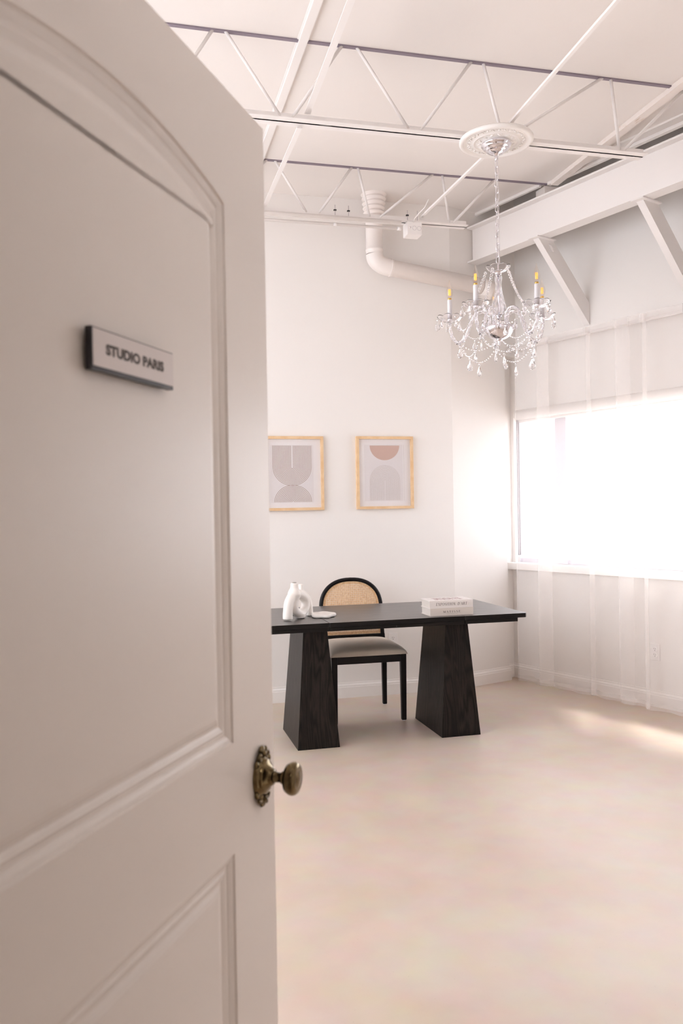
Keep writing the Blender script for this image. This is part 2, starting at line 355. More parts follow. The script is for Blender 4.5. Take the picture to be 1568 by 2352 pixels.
# outlets
def outlet(label, loc, rotz):
    t = thing('wall_outlet', label, 'outlet', loc, rotz)          # local -y faces the room
    MB().box((-0.036, -0.006, -0.0585), (0.036, 0, 0.0585)).build('cover_plate', M_plast, t, bevel=0.002)
    for dz in (0.020, -0.020):
        r = MB().prism(arc(0, 0, 0.0165, 0, 2*pi, 20)[:-1], -0.0015, 0.0015)
        o = r.build('receptacle', M_plast, t); o.rotation_euler = (pi/2, 0, 0); o.location = (0, -0.0075, dz)
        sl = MB().box((-0.0075, -0.0095, 0.000), (-0.0052, -0.0088, 0.009)).box((0.0052, -0.0095, 0.000), (0.0075, -0.0088, 0.008))
        sl.prism([(a, b) for a, b in arc(0, 0, 0.0028, 0, 2*pi, 10)[:-1]], 0, 0.0002)
        sl.v[-20:] = [(x, -0.0092+z, y-0.008) for x, y, z in sl.v[-20:]]
        o = sl.build('slot', M_slot, t); o.location = (0, 0, dz)
    return t
outlet('white double wall outlet on the back wall behind the cane-back chair', (1.892, YB, 0.405), 0)
pp = WK(-3.485, 5.05); outlet('white double wall outlet under the window behind the sheer curtain', (pp.x, pp.y, 0.378), radians(-69.4))

# roller blind
bl = thing('roller_blind', 'white rolled-up roller blind in a rounded cassette along the window head', 'blind', WK(-4.70, 5.0, 2.14), WA)
cas = []
for i in range(13):
    a = -pi/2+pi*i/12; cas.append((-0.035*cos(a)*1.0, 0.042*sin(a)))
n = len(cas); L_ = 3.4
vs = [(0, y, z) for y, z in cas]+[(L_, y, z) for y, z in cas]+[(0, 0.048, 0.042), (0, 0.048, -0.042), (L_, 0.048, 0.042), (L_, 0.048, -0.042)]
b = MB().add(vs, [(i, i+1, n+i+1, n+i) for i in range(n-1)], True)
b.add([(0, y, z) for y, z in cas]+[(0, 0.048, 0.042), (0, 0.048, -0.042)], [tuple(range(n+2))])
b.add([(0, 0, 0.042), (L_, 0, 0.042), (L_, 0.048, 0.042), (0, 0.048, 0.042)], [(0, 1, 2, 3)])
b.add([(0, 0, -0.042), (L_, 0, -0.042), (L_, 0.048, -0.042), (0, 0.048, -0.042)], [(0, 1, 2, 3)])
b.build('cassette', M_trim, bl)
MB().tube([(0.02, 0.015, -0.05), (L_-0.02, 0.015, -0.05)], 0.012, 12).build('bottom_bar', M_trim, bl)
cb = MB()
for dy in (-0.008, 0.012):
    cb.tube([(0.012, dy, -0.04-i*0.11) for i in range(11)], 0.0042, 6)
for i in range(90):
    for dy in (-0.008, 0.012): cb.sphere((0.012, dy, -0.05-i*0.0125), 0.0036, n=6, m=4)
cb.build('bead_chain', mat('chain_grey', (0.22, 0.19, 0.22), 0.5), bl)
MB().box((0.0, -0.018, -1.19), (0.03, 0.022, -1.13)).build('chain_tensioner', M_chrome, bl, bevel=0.004)

# curtain rod
rod = thing('curtain_rod', 'white curtain rod on wall brackets above the window', 'curtain rod', WK(-4.70, 4.955, 2.665), WA)
MB().tube([(-0.005, 0, 0), (3.8, 0, 0)], 0.013, 14).build('rod', M_steel, rod)
MB().lathe([(0.001, 0), (0.017, 0), (0.019, 0.006), (0.019, 0.022), (0.015, 0.028), (0.013, 0.03)], 16, (-0.03, 0, 0), (1, 0, 0)).build('finial', M_steel, rod)
for sx in (0.035, 1.9, 3.7):
    MB().box((sx-0.008, -0.016, -0.016), (sx+0.008, 0.095, 0.016)).box((sx-0.02, 0.088, -0.035), (sx+0.02, 0.095, 0.035)).build('bracket', M_steel, rod, bevel=0.002)

# sheer curtains
def curtain(label, s0, s1, seed, kbase, folds):
    # the cloth hangs in wide flat stretches with pinched folds that lap over themselves
    rr = random.Random(seed); ph = [rr.uniform(0, 6.28) for _ in range(8)]; ph[1:4] = [0.7, 2.1, 4.4]
    path = [(s0, 0.0)]; cur = s0; lay = 0.0
    for c, w in folds:
        path += [(c+w/2, lay), (c+w/2+0.004, lay-0.004), (c+w/2, lay-0.009), (c-w/2, lay-0.010), (c-w/2-0.004, lay-0.015), (c-w/2, lay-0.019), (c+w/2+0.02, lay-0.006)]; lay = 0.0
    path.append((s1, 0.0))
    # resample
    dist = [0]
    for a, b in zip(path, path[1:]): dist.append(dist[-1]+hypot(b[0]-a[0], b[1]-a[1]))
    nu = int(dist[-1]/0.004); pts = []; j = 0
    for i in range(nu+1):
        d = dist[-1]*i/nu
        while j < len(path)-2 and dist[j+1] < d: j += 1
        t = (d-dist[j])/max(dist[j+1]-dist[j], 1e-6); pts.append((path[j][0]+(path[j+1][0]-path[j][0])*t, path[j][1]+(path[j+1][1]-path[j][1])*t))
    for _ in range(3): pts = [pts[0]]+[((a[0]+2*b[0]+c[0])/4, (a[1]+2*b[1]+c[1])/4) for a, b, c in zip(pts, pts[1:], pts[2:])]+[pts[-1]]
    nv = 48; ztop, zbot = 2.700, 0.012
    def fn(i, v):
        s, lk = pts[i]; z = ztop+(zbot-ztop)*v
        g = min(1, max(0, (ztop-z-0.05)/1.2)); g = g*g*(3-2*g)
        u = i*0.004
        big = sin(s*2*pi/0.205+ph[2]+0.25*sin(z*1.3+ph[1]))*0.75+0.30*sin(s*2*pi/0.34+ph[3])
        fine = sin(u*2*pi/0.034+ph[4])*0.55+sin(u*2*pi/0.051+ph[5])*0.45
        h = min(1, max(0, (ztop-z)/0.25))
        k = kbase+0.024*big*(0.12+0.88*g)+lk*(0.35+0.65*g)+0.006*fine*(1-h)
        return (s-s0, k-kbase, z)
    t = thing('sheer_curtain', label, 'curtain', (0, 0, 0), WA); t.location = WK(s0, kbase)
    def sheet(i0, i1, v0, v1, n, dk, name):
        MB().grid(lambda u, v: (lambda p: (p[0], p[1]+dk, p[2]))(fn(i0+int(round(u*(i1-i0))), v0+(v1-v0)*v)), i1-i0, n).build(name, M_sheer, t, fix=False)
    H = ztop-zbot
    sheet(0, nu, 0, 1, nv, 0, 'sheer_panel'); sheet(0, nu, 1-0.045/H, 1, 1, -0.0015, 'hem')
    sheet(0, nu, 0, 0.055/H, 3, -0.024, 'rod_pocket'); sheet(0, 3, 0, 1, nv, -0.0015, 'side_hem')
    return t
curtain('white sheer voile curtain panel hanging nearest the back corner of the room', -4.645, -3.57, 4, 4.935, [(-4.355, 0.10), (-3.93, 0.030)])
curtain('white sheer voile curtain panel at the right edge, overlapping the corner panel', -3.68, -0.95, 9, 4.915, [(-3.44, 0.035), (-3.10, 0.07), (-2.70, 0.04), (-2.35, 0.08), (-1.9, 0.05), (-1.4, 0.07)])

# ================================================================ CEILING STEELWORK
def joist(label, y, ztop, zb, x0, x1, xe, webs, gap=None):
    t = thing('steel_joist', label, 'joist', ((x0+x1)/2, y, zb), 0, 'open-web steel joists under the ceiling')
    ox = (x0+x1)/2
    def P(x, z): return (x-ox, 0, z-zb)
    tc = MB()
    tc.box((x0-ox, -0.010, ztop-zb-0.009), (xe-ox, 0.012, ztop-zb-0.001))
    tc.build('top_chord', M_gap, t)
    bc = MB(); h = zb+0.04
    # pair of angles: vertical legs at the web, flanges outwards, slot between
    for sgn in (-1, 1):
        ya, yb = sorted((sgn*0.002, sgn*0.006)); bc.box((x0-ox, ya, 0), (x1-ox, yb, 0.040))
        ya, yb = sorted((sgn*0.002, sgn*0.046)); bc.box((x0-ox, ya, 0), (x1-ox-(0.0 if sgn < 0 else 0.0), yb, 0.004))
    bc.build('bottom_chord', M_steel, t)
    xx = x0+0.2
    while xx < x1-0.05: MB().box((xx-ox-0.03, -0.006, 0.001), (xx-ox+0.03, 0.006, 0.006)).build('spacer_plate', M_steel, t); xx += 1.13
    for (xa, za, xb, zb2) in webs:
        MB().tube([P(xa, za), P(xb, zb2)], 0.0085, 8).build('web_bar', M_steel, t)
    return t
ZT = 3.722
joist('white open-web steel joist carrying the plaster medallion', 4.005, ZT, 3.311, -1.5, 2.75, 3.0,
      [(0.415, ZT, 0.17, 3.33), (0.471, ZT, 0.735, 3.335), (1.055, ZT, 0.795, 3.335), (1.127, ZT, 1.395, 3.335), (1.748, ZT, 1.46, 3.335),
       (1.811, ZT, 1.915, 3.335), (2.513, ZT, 1.93, 3.335), (2.558, ZT, 2.605, 3.335), (3.03, ZT, 2.63, 3.335), (-0.2, ZT, 0.10, 3.335), (-0.25, ZT, -0.5, 3.335)])
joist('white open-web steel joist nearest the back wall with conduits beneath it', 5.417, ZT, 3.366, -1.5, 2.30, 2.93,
      [(0.95, ZT, 1.16, 3.39), (1.482, ZT, 1.245, 3.39), (1.52, ZT, 1.599, 3.39), (2.064, ZT, 1.67, 3.39), (2.129, ZT, 2.175, 3.39), (2.525, ZT, 2.205, 3.39),
       (0.90, ZT, 0.62, 3.39), (0.3, ZT, 0.55, 3.39)])
# bridging bars
def bar_thing(name, label, cat, p, q, w, h, group, L=False):
    mid = (Vector(p)+Vector(q))/2; t = MB().bar(Vector(p)-mid, Vector(q)-mid, w, h)
    if L: t.bar(Vector(p)-mid+Vector((w/2, 0, h/2+w*0.35)), Vector(q)-mid+Vector((w/2, 0, h/2+w*0.35)), 0.004, w*0.7)
    return tag(t.build(name, M_steel, loc=mid), label, cat, group)
G = 'bridging bars between the joists'
bar_thing('bridging_bar', 'flat white bridging bar from the picture top down to the medallion joist, left one', 'bar', (0.828, 2.6, 3.34), (0.869, 4.0, 3.358), 0.030, 0.005, G)
bar_thing('bridging_bar', 'flat white bridging bar between the two joists next to the open door', 'bar', (0.835, 4.03, 3.30), (0.878, 5.41, 3.408), 0.026, 0.005, G)
bar_thing('bridging_bar', 'white bridging bar from the picture top right down to the medallion', 'bar', (1.83, 2.6, 3.345), (1.906, 3.945, 3.364), 0.017, 0.012, G)
bar_thing('bridging_bar', 'white bridging bar from the medallion back to the junction box', 'bar', (1.925, 4.05, 3.345), (1.968, 5.40, 3.412), 0.016, 0.012, G)
# channel strip on the ceiling
ch = MB().box((-0.022, -2.6, -0.018), (0.022, 2.6, 0)).box((-0.030, -2.6, -0.004), (0.030, 2.6, 0))
tag(ch.build('ceiling_channel', M_steel, loc=(0.853, 3.3, ZC), bevel=0.002), 'narrow white metal channel strip fixed flat to the ceiling', 'channel')
# conduits
cd = MB().tube([(-1.5, 5.352, 3.345), (1.80, 5.352, 3.345)], 0.0135, 12)
tag(cd.build('electrical_conduit', M_steel), 'thicker white conduit pipe just under the rear joist', 'conduit', 'conduits to the junction box')
cd = MB().tube([(-1.5, 5.375, 3.305), (1.79, 5.375, 3.310)], 0.0095, 12)
cd.tube([(1.335, 5.375, 3.309), (1.36, 5.375, 3.309)], 0.0115, 12); cd.tube([(1.78, 5.375, 3.310), (1.81, 5.375, 3.310)], 0.0125, 12)
tag(cd.build('electrical_conduit', M_steel), 'thinner white conduit pipe, lowest of the pair under the rear joist', 'conduit', 'conduits to the junction box')
jb = thing('junction_box', 'square white electrical junction box under the rear joist', 'junction box', (1.906, 5.42, 3.279))
MB().box((-0.052, -0.045, 0), (0.052, 0.05, 0.086)).build('box_body', M_steel, jb, bevel=0.0015)
MB().box((-0.050, -0.043, -0.003), (0.050, 0.048, 0)).build('cover_plate', M_steel, jb, bevel=0.001)
kn = MB()
for dx in (-0.002, 0.032): 
    kn.v += [];  ring = [(dx+0.014*cos(a), -0.0455, 0.042+0.014*sin(a)) for a in [2*pi*i/20 for i in range(20)]]; kn.tube(ring, 0.0008, 5, closed=True)
kn.build('knockout', M_grout, jb)
MB().lathe([(0.0005, 0.003), (0.006, 0.003), (0.006, 0)], 12, (-0.031, -0.045, 0.045), (0, -1, 0)).build('screw', M_chrome, jb)
MB().tube([(-0.008, -0.047, 0.078), (-0.006, -0.065, 0.10), (0.014, -0.10, 0.125), (0.04, -0.14, 0.15), (0.05, -0.19, 0.19)], 0.0035, 6).build('cable', M_steel, jb)
for i, (x, z, lab) in enumerate([(1.346, 3.37, 'left one of the two beside the duct'), (1.439, 3.37, 'right one of the two beside the duct'), (1.854, 3.37, 'over the left edge of the junction box'), (1.926, 3.37, 'over the right edge of the junction box')]):
    cl = thing('rod_hanger', 'thin threaded hanger on the rear joist, '+lab, 'hanger', (x, 5.372, z), 0, 'hangers along the rear joist')
    MB().tube([(0, 0, 0.0), (0, 0, 0.068)], 0.0018, 6).build('threaded_rod', M_grout, cl)
    MB().box((-0.009, -0.004, 0.030), (0.009, 0.010, 0.038)).build('nut', M_slot if i < 3 else M_steel, cl, bevel=0.001)

# steel beam along the window side
bmz0, bmz1 = 3.305, 3.583
LB = 5.4
def beam_local(): return thing('steel_beam', 'white painted steel I-beam crossing above the window side', 'beam', BM(0.005, 0, bmz0), atan2(bm_.y, bm_.x))
sb = beam_local()
MB().box((0, 0.055, 0.010), (LB, 0.063, bmz1-bmz0-0.010)).build('web', M_steel, sb)
MB().box((0, 0, 0), (LB, 0.105, 0.012)).build('bottom_flange', M_steel, sb)
MB().box((0, 0, bmz1-bmz0-0.012), (LB, 0.105, bmz1-bmz0)).build('top_flange', M_steel, sb)
# diagonal braces from beam to window wall
def brace(label, s, has_hole):
    # local x = s-axis, y = k-axis
    t = thing('diagonal_brace', label, 'brace', WK(s, 4.50, 3.30), WA, 'diagonal braces from the beam')
    a = Vector((0, 0.0, 0.005)); c = Vector((0, 0.55, -0.555)); d = (c-a).normalized(); nrm = Vector((0, -d.z, d.y))  # towards up/outwards
    nrm = Vector((0, 0.709, 0.705))
    wdt = 0.105; Lc = (c-a).length
    def P(u, w, x): p = a+d*u+nrm*w; return (x, p.y, p.z)
    b = MB()
    # web plate facing the camera side, with flanges
    def quadbox(u0, u1, w0, w1, x0, x1):
        f0 = (lambda w: 0.99*max(w, 0)) if u0 == 0 else (lambda w: u0)
        f1 = (lambda w: (0.545-0.709*w)/abs(d.y)) if u1 == Lc else (lambda w: u1)
        b.hexa([P(f0(w0), w0, x0), P(f1(w0), w0, x0), P(f1(w0), w0, x1), P(f0(w0), w0, x1), P(f0(w1), w1, x0), P(f1(w1), w1, x0), P(f1(w1), w1, x1), P(f0(w1), w1, x1)])
    if has_hole:
        quadbox(0, 0.105, 0, 0.04, 0, 0.005); quadbox(0, 0.105, 0.04, wdt, 0, 0.005); quadbox(0.170, Lc, 0, wdt, 0, 0.005)
        quadbox(0.105, 0.170, 0, 0.040, 0, 0.005); quadbox(0.105, 0.170, 0.068, wdt, 0, 0.005)
        quadbox(0.105, 0.122, 0.040, 0.047, 0, 0.005); quadbox(0.153, 0.170, 0.061, 0.068, 0, 0.005)
        quadbox(0.105, 0.116, 0.061, 0.068, 0, 0.005); quadbox(0.159, 0.170, 0.040, 0.047, 0, 0.005)
    else: quadbox(0, Lc, 0, wdt, 0, 0.005)
    quadbox(-0.0, Lc, -0.004, 0.0, -0.045, 0.005); quadbox(0, Lc, wdt, wdt+0.004, -0.045, 0.005)
    b.build('channel', M_steel, t)
    MB().box((-0.06, -0.035, -0.004), (0.03, 0.16, 0.003)).build('end_plate', M_steel, t)
    return t
brace('white diagonal steel brace with a cut-out slot, just right of the chandelier', -4.00, True)
brace('white diagonal steel brace at the right edge of the picture', -3.15, False)

# duct
du = thing('ventilation_duct', 'white painted round duct with accordion collar and elbow in the back corner', 'duct', (1.765, 5.87, 3.2))
fx = []
for i in range(41):
    u = i/40; z = 0.52-u*0.17; r = 0.088-u*0.020+0.007*cos(u*5*2*pi); fx.append((r, z))
MB().lathe(fx, 28).build('flexible_collar', M_duct, du)
MB().lathe([(0.066, 0.36), (0.069, 0.355), (0.069, 0.33), (0.063, 0.325), (0.0625, 0.12), (0.065, 0.118), (0.065, 0.105), (0.0625, 0.103), (0.0625, 0.08)], 28).build('vertical_pipe', M_duct, du)
el = []
e0, e1 = Vector((0, 0, 0.08)), Vector((0.125, 0, -0.01))
for i in range(13):
    t_ = i/12; a = t_*pi/2*0.9
    p0 = Vector((0, 0, 0.08)); p1 = Vector((0, 0, -0.0)); p2 = Vector((0.135, 0, -0.012))
    el.append(p0*(1-t_)**2+p1*2*t_*(1-t_)+p2*t_**2)
MB().tube(el, [0.0632]*13, 28, cap=False).build('elbow', M_duct, du)
dr = Vector((0.70, 0, -0.098)).normalized()
q0 = Vector((0.115, 0, -0.010)); q1 = q0+dr*0.74
MB().tube([q0, q0+dr*0.012, q0+dr*0.016, q1], [0.0655, 0.0655, 0.0610, 0.0610], 28).build('horizontal_pipe', M_duct, du)
ee = [q1, q1+dr*0.05+Vector((0, 0.005, 0)), q1+dr*0.085+Vector((0, 0.03, 0)), q1+dr*0.10+Vector((0, 0.08, 0)), q1+dr*0.10+Vector((0, 0.20, 0))]
MB().tube(ee, 0.0625, 24).build('end_elbow', M_duct, du)

# ================================================================ MEDALLION + CHANDELIER
CX, CY = 1.858, 3.963
md = thing('ceiling_medallion', 'round white plaster ceiling medallion with leaf relief above the chandelier', 'medallion', (CX, CY, 3.309))
pr = [(0.002, 0), (0.185, 0), (0.190, -0.006), (0.190, -0.016), (0.184, -0.022), (0.176, -0.024), (0.170, -0.020), (0.165, -0.014), (0.158, -0.012),
      (0.155, -0.014), (0.122, -0.016), (0.119, -0.021), (0.114, -0.022), (0.110, -0.018), (0.104, -0.017), (0.070, -0.020), (0.066, -0.026), (0.002, -0.028)]
rl = MB().lathe(pr, 96); rr = random.Random(3)
for ring, (rad, cnt, sz) in enumerate([(0.140, 30, 0.010), (0.146, 30, 0.006), (0.088, 14, 0.016), (0.097, 28, 0.006), (0.078, 14, 0.007)]):
    for i in range(cnt):
        a = 2*pi*(i+(ring % 2)*0.5)/cnt; c = (rad*cos(a), rad*sin(a), -0.017)
        o = len(rl.v); rl.sphere((0, 0, 0), sz, 1.0, 0.45, 0.35, n=8, m=4)
        for j in range(o, len(rl.v)):
            x, y, z = rl.v[j]; tw = a+(0.7 if i % 2 else -0.7); rl.v[j] = (c[0]+x*cos(tw)-y*sin(tw), c[1]+x*sin(tw)+y*cos(tw), c[2]+z)
rl.build('disc', M_trim, md, fix=False)
wr = MB()
wr.tube([(-0.062, 0.02, 0), (-0.066, 0.03, 0.045), (-0.05, 0.04, 0.062), (-0.028, 0.05, 0.05), (-0.012, 0.05, 0.015), (-0.008, 0.05, 0)], 0.0012, 6)
wr.tube([(0.005, 0.04, 0.03), (0.012, 0.04, 0.055), (0.028, 0.05, 0.066), (0.04, 0.06, 0.045), (0.034, 0.06, 0.015), (0.03, 0.06, 0)], 0.0012, 6)
wr.build('wire', M_grout, md)

ch = thing('crystal_chandelier', 'crystal and chrome chandelier with candle bulbs hanging on a long chain', 'chandelier', (CX, CY, 2.24))
def Z(z): return z-2.24
MB().lathe([(0.001, Z(3.283)), (0.076, Z(3.283)), (0.078, Z(3.279)), (0.077, Z(3.273)), (0.069, Z(3.270)), (0.068, Z(3.262)), (0.064, Z(3.258)), (0.056, Z(3.256)), (0.055, Z(3.249)), (0.050, Z(3.246)), (0.041, Z(3.244)), (0.040, Z(3.238)),
            (0.030, Z(3.234)), (0.018, Z(3.231)), (0.014, Z(3.229)), (0.013, Z(3.222)), (0.001, Z(3.220))], 48).build('canopy', M_chrome, ch)
MB().lathe([(0.001, Z(3.228)), (0.008, Z(3.228)), (0.009, Z(3.222)), (0.009, Z(3.200)), (0.006, Z(3.196)), (0.001, Z(3.194))], 16).build('canopy_loop', M_chrome, ch)
nl = 16; zt, zb_ = 3.196, 2.668; pitch_l = (zt-zb_)/nl
link_me = None
for i in range(nl):
    zc = zt-(i+0.5)*pitch_l
    if link_me is None:
        hl, hw = pitch_l*0.64, 0.0105; pts = []
        for k in range(24):
            a = 2*pi*k/24; x = hw*cos(a); z = (hl-hw)*(1 if sin(a) > 0 else -1)+hw*sin(a)
            if abs(sin(a)) < 1e-6: z = 0
            pts.append((x, 0, z))
        lk = MB().tube(pts, 0.0021, 8, closed=True).build('chain_link', M_chrome, ch); link_me = lk.data
    else:
        lk = bpy.data.objects.new('chain_link', link_me); C.objects.link(lk); lk.parent = ch
    lk.location = (0.0015*sin(i*1.7), 0.0015*cos(i*2.1), Z(zc)); lk.rotation_euler = (0, 0, radians(12 if i % 2 else 100))
cpts = [(0.004*sin(i*0.8)-0.006*(1 if i < 4 else 0), 0.003*cos(i*0.9), Z(3.20-i*0.54/18)) for i in range(19)]
MB().tube(cpts, 0.0022, 6).build('power_cord', mat('clear_cord', (0.62, 0.58, 0.58), 0.3), ch)

def scallop(n, amp, amph):
    def w(i, r, h, t):
        q = abs(cos(n*t/2)); k = max(0, (r-0.3*1.0*r)) ; return r*(1+amp*(q-0.6)*(i/6.0)), h+amph*(q-0.6)*(i/6.0)
    return w
def bobeche(R, H, n=8):
    # thin glass dish, outer then inner skin
    outer = [(0.010, 0), (R*0.35, H*0.04), (R*0.62, H*0.18), (R*0.82, H*0.42), (R*0.95, H*0.72), (R*1.0, H*0.90), (R*1.02, H*1.0)]
    b = MB()
    prof = outer+[(r-0.0028, h+0.0012) for r, h in reversed(outer)]
    def w(i, r, h, t):
        j = i if i <= 6 else 13-i
        q = abs(cos(n*t/2))**0.7; g = (j/6.0)**2
        return r*(1+0.07*(q-0.6)*g), h+0.011*(q-0.6)*g
    return b.lathe(prof, 96, wave=w)
# top dish, baluster, stem, bowl
tb = bobeche(0.062, 0.030).build('top_dish', M_crystal, ch, fix=True); tb.location = (0, 0, Z(2.618))
MB().lathe([(0.001, Z(2.632)), (0.016, Z(2.630)), (0.030, Z(2.624)), (0.028, Z(2.620)), (0.017, Z(2.617)), (0.018, Z(2.611)), (0.016, Z(2.607)), (0.001, Z(2.606))], 28).build('top_collar', M_chrome, ch)
MB().lathe([(0.001, Z(2.672)), (0.0045, Z(2.670)), (0.0045, Z(2.636)), (0.010, Z(2.632)), (0.001, Z(2.630))], 16).build('loop_stem', M_chrome, ch)
ol = [(0.012, 2.606), (0.018, 2.598), (0.0185, 2.585), (0.0155, 2.56), (0.0165, 2.53), (0.022, 2.50), (0.030, 2.468), (0.0365, 2.445), (0.038, 2.43), (0.035, 2.416), (0.026, 2.404), (0.014, 2.397)]
prof = [(r, Z(z)) for r, z in ol]+[(max(r-0.006, 0.006), Z(z)) for r, z in reversed(ol)]
def flute(i, r, h, t): return r*(1+0.035*cos(12*t)), h
MB().lathe(prof, 96, wave=flute).build('glass_baluster', M_crystal, ch)
MB().tube([(0, 0, Z(2.606)), (0, 0, Z(2.40))], 0.0038, 12).build('centre_rod', M_chrome, ch)
MB().lathe([(0.001, Z(2.400)), (0.016, Z(2.399)), (0.018, Z(2.394)), (0.012, Z(2.389)), (0.001, Z(2.388))], 24).build('lower_collar', M_chrome, ch)
MB().lathe([(0.001, Z(2.389)), (0.013, Z(2.389)), (0.013, Z(2.325)), (0.001, Z(2.325))], 24).build('stem_sleeve', M_chrome, ch)
MB().lathe([(0.001, Z(2.331)), (0.045, Z(2.334)), (0.076, Z(2.340)), (0.079, Z(2.338)), (0.077, Z(2.325)), (0.070, Z(2.306)), (0.056, Z(2.288)), (0.036, Z(2.276)), (0.014, Z(2.271)), (0.001, Z(2.270))], 48).build('bowl', M_chrome, ch)
MB().lathe([(0.001, Z(2.273)), (0.016, Z(2.272)), (0.017, Z(2.268)), (0.009, Z(2.265)), (0.007, Z(2.261)), (0.009, Z(2.257)), (0.005, Z(2.252)), (0.006, Z(2.248)), (0.001, Z(2.240))], 20).build('finial', M_chrome, ch)

RA = 0.256
def bez(pts, n):
    out = []; P = [Vector(p) for p in pts]; P = [P[0]]+P+[P[-1]]
    for i in range(1, len(P)-2):
        for k in range(n):
            t = k/n; a, b, c, d = P[i-1], P[i], P[i+1], P[i+2]
            out.append(0.5*((2*b)+(-a+c)*t+(2*a-5*b+4*c-d)*t*t+(-a+3*b-3*c+d)*t**3))
    out.append(P[-2]); return out
arm_path = [(0.058, 2.338), (0.048, 2.385), (0.075, 2.420), (0.118, 2.412), (0.148, 2.365), (0.172, 2.300), (0.212, 2.272), (0.243, 2.300), (RA, 2.350), (RA, 2.380)]
arm_mesh = {}
def bead(mb, p, r, rot=0.0):
    o = len(mb.v); mb.lathe([(r*0.28, -r), (r*0.82, -r*0.48), (r, 0), (r*0.82, r*0.48), (r*0.28, r)], 8, p, smooth=False); 
    return mb
def strand(p, q, sag, n, r0, r1=None, smile=True):
    mb = MB(); pts = []
    for i in range(n+1):
        u = i/n; x = p[0]+(q[0]-p[0])*u; y = p[1]+(q[1]-p[1])*u; z = p[2]+(q[2]-p[2])*u-sag*4*u*(1-u)
        pts.append((x, y, z)); bead(mb, (x, y, z), (r0+((r1 or r0)-r0)*u))
    return mb, pts
drop_me = None
def crystal_drop(p, scale=1.0, rz=0.0):
    global drop_me
    if drop_me is None:
        b = MB()
        # faceted almond pendant with a small bead and pin above
        pr_ = [(0.0008, 0.0), (0.006, -0.010), (0.0125, -0.024), (0.0165, -0.036), (0.0150, -0.046), (0.009, -0.053), (0.0008, -0.056)]
        o = len(b.v); b.lathe(pr_, 10, smooth=False)
        for i in range(o, len(b.v)): x, y, z = b.v[i]; b.v[i] = (x, y*0.42, z)
        bead(b, (0, 0, 0.006), 0.006)
        ob = b.build('crystal_drop', M_crystal, ch); drop_me = ob.data
    else:
        ob = bpy.data.objects.new('crystal_drop', drop_me); C.objects.link(ob); ob.parent = ch
    ob.location = p; ob.scale = (scale,)*3; ob.rotation_euler = (0, 0, rz); return ob
angs = [radians(a-10.6)-yaw for a in (28, -44, -116, -188, -265)]    # first pass angles in the camera frame, rotated into the room
cups = []
for a in angs:
    ca, sa = cos(a), sin(a)
    arm = MB(); P = bez([(r*ca, r*sa, Z(z)) for r, z in arm_path], 7)
    arm.tube(P, 0.0078, 12)
    # rope twist on the glass arm
    for ph in (0, pi):
        tw = []
        for i, p in enumerate(P):
            d = (P[min(i+1, len(P)-1)]-P[max(i-1, 0)]).normalized(); side = Vector((-sa, ca, 0)); nn = d.cross(side).normalized()
            t_ = i*0.62+ph; tw.append(p+(side*cos(t_)+nn*sin(t_))*0.0066)
        arm.tube(tw, 0.0032, 6)
    arm.build('arm', M_crystal, ch)
    # curl scroll under the arm
    sc_ = [Vector(((0.20+0.022*cos(q)*(1-q/14))*ca, (0.20+0.022*cos(q)*(1-q/14))*sa, Z(2.262)+0.022*sin(q)*(1-q/14))) for q in [i*0.45 for i in range(16)]]
    MB().tube(sc_, 0.0030, 8).build('scroll', M_crystal, ch)
    cx, cy = RA*ca, RA*sa; cups.append((cx, cy))
    dp = bobeche(0.066, 0.028).build('drip_pan', M_crystal, ch); dp.location = (cx, cy, Z(2.384)); dp.rotation_euler = (0, 0, a)
    MB().lathe([(0.001, 0), (0.012, 0.001), (0.014, 0.010), (0.0125, 0.022), (0.001, 0.023)], 20, (cx, cy, Z(2.380))).build('candle_cup', M_crystal, ch)
    MB().lathe([(0.001, 0), (0.0125, 0), (0.0118, 0.098), (0.0105, 0.101), (0.001, 0.101)], 24, (cx, cy, Z(2.400))).build('candle_sleeve', M_candle, ch)
    bl_ = MB().lathe([(0.006, 0.0), (0.010, 0.004), (0.0155, 0.016), (0.0178, 0.030), (0.0165, 0.044), (0.0115, 0.060), (0.0065, 0.072), (0.004, 0.082), (0.0025, 0.092), (0.0005, 0.096)], 24).build('bulb', M_bulbglass, ch)
    bl_.location = (cx, cy, Z(2.509))
    MB().lathe([(0.001, 0), (0.0098, 0), (0.0102, 0.007), (0.0085, 0.010), (0.001, 0.010)], 20, (0, 0, -0.0085)).build('bulb_cap', M_gold, bl_)
    fl = MB()
    for dx, dy in ((-0.0055, 0), (0.0055, 0.0), (0.0, 0.005), (0, -0.005)): fl.tube([(dx*0.7, dy*0.7, 0.016), (dx, dy, 0.019), (dx, dy, 0.045), (dx*0.7, dy*0.7, 0.048)], 0.0017, 6)
    fl.build('filament', M_fil, bl_)
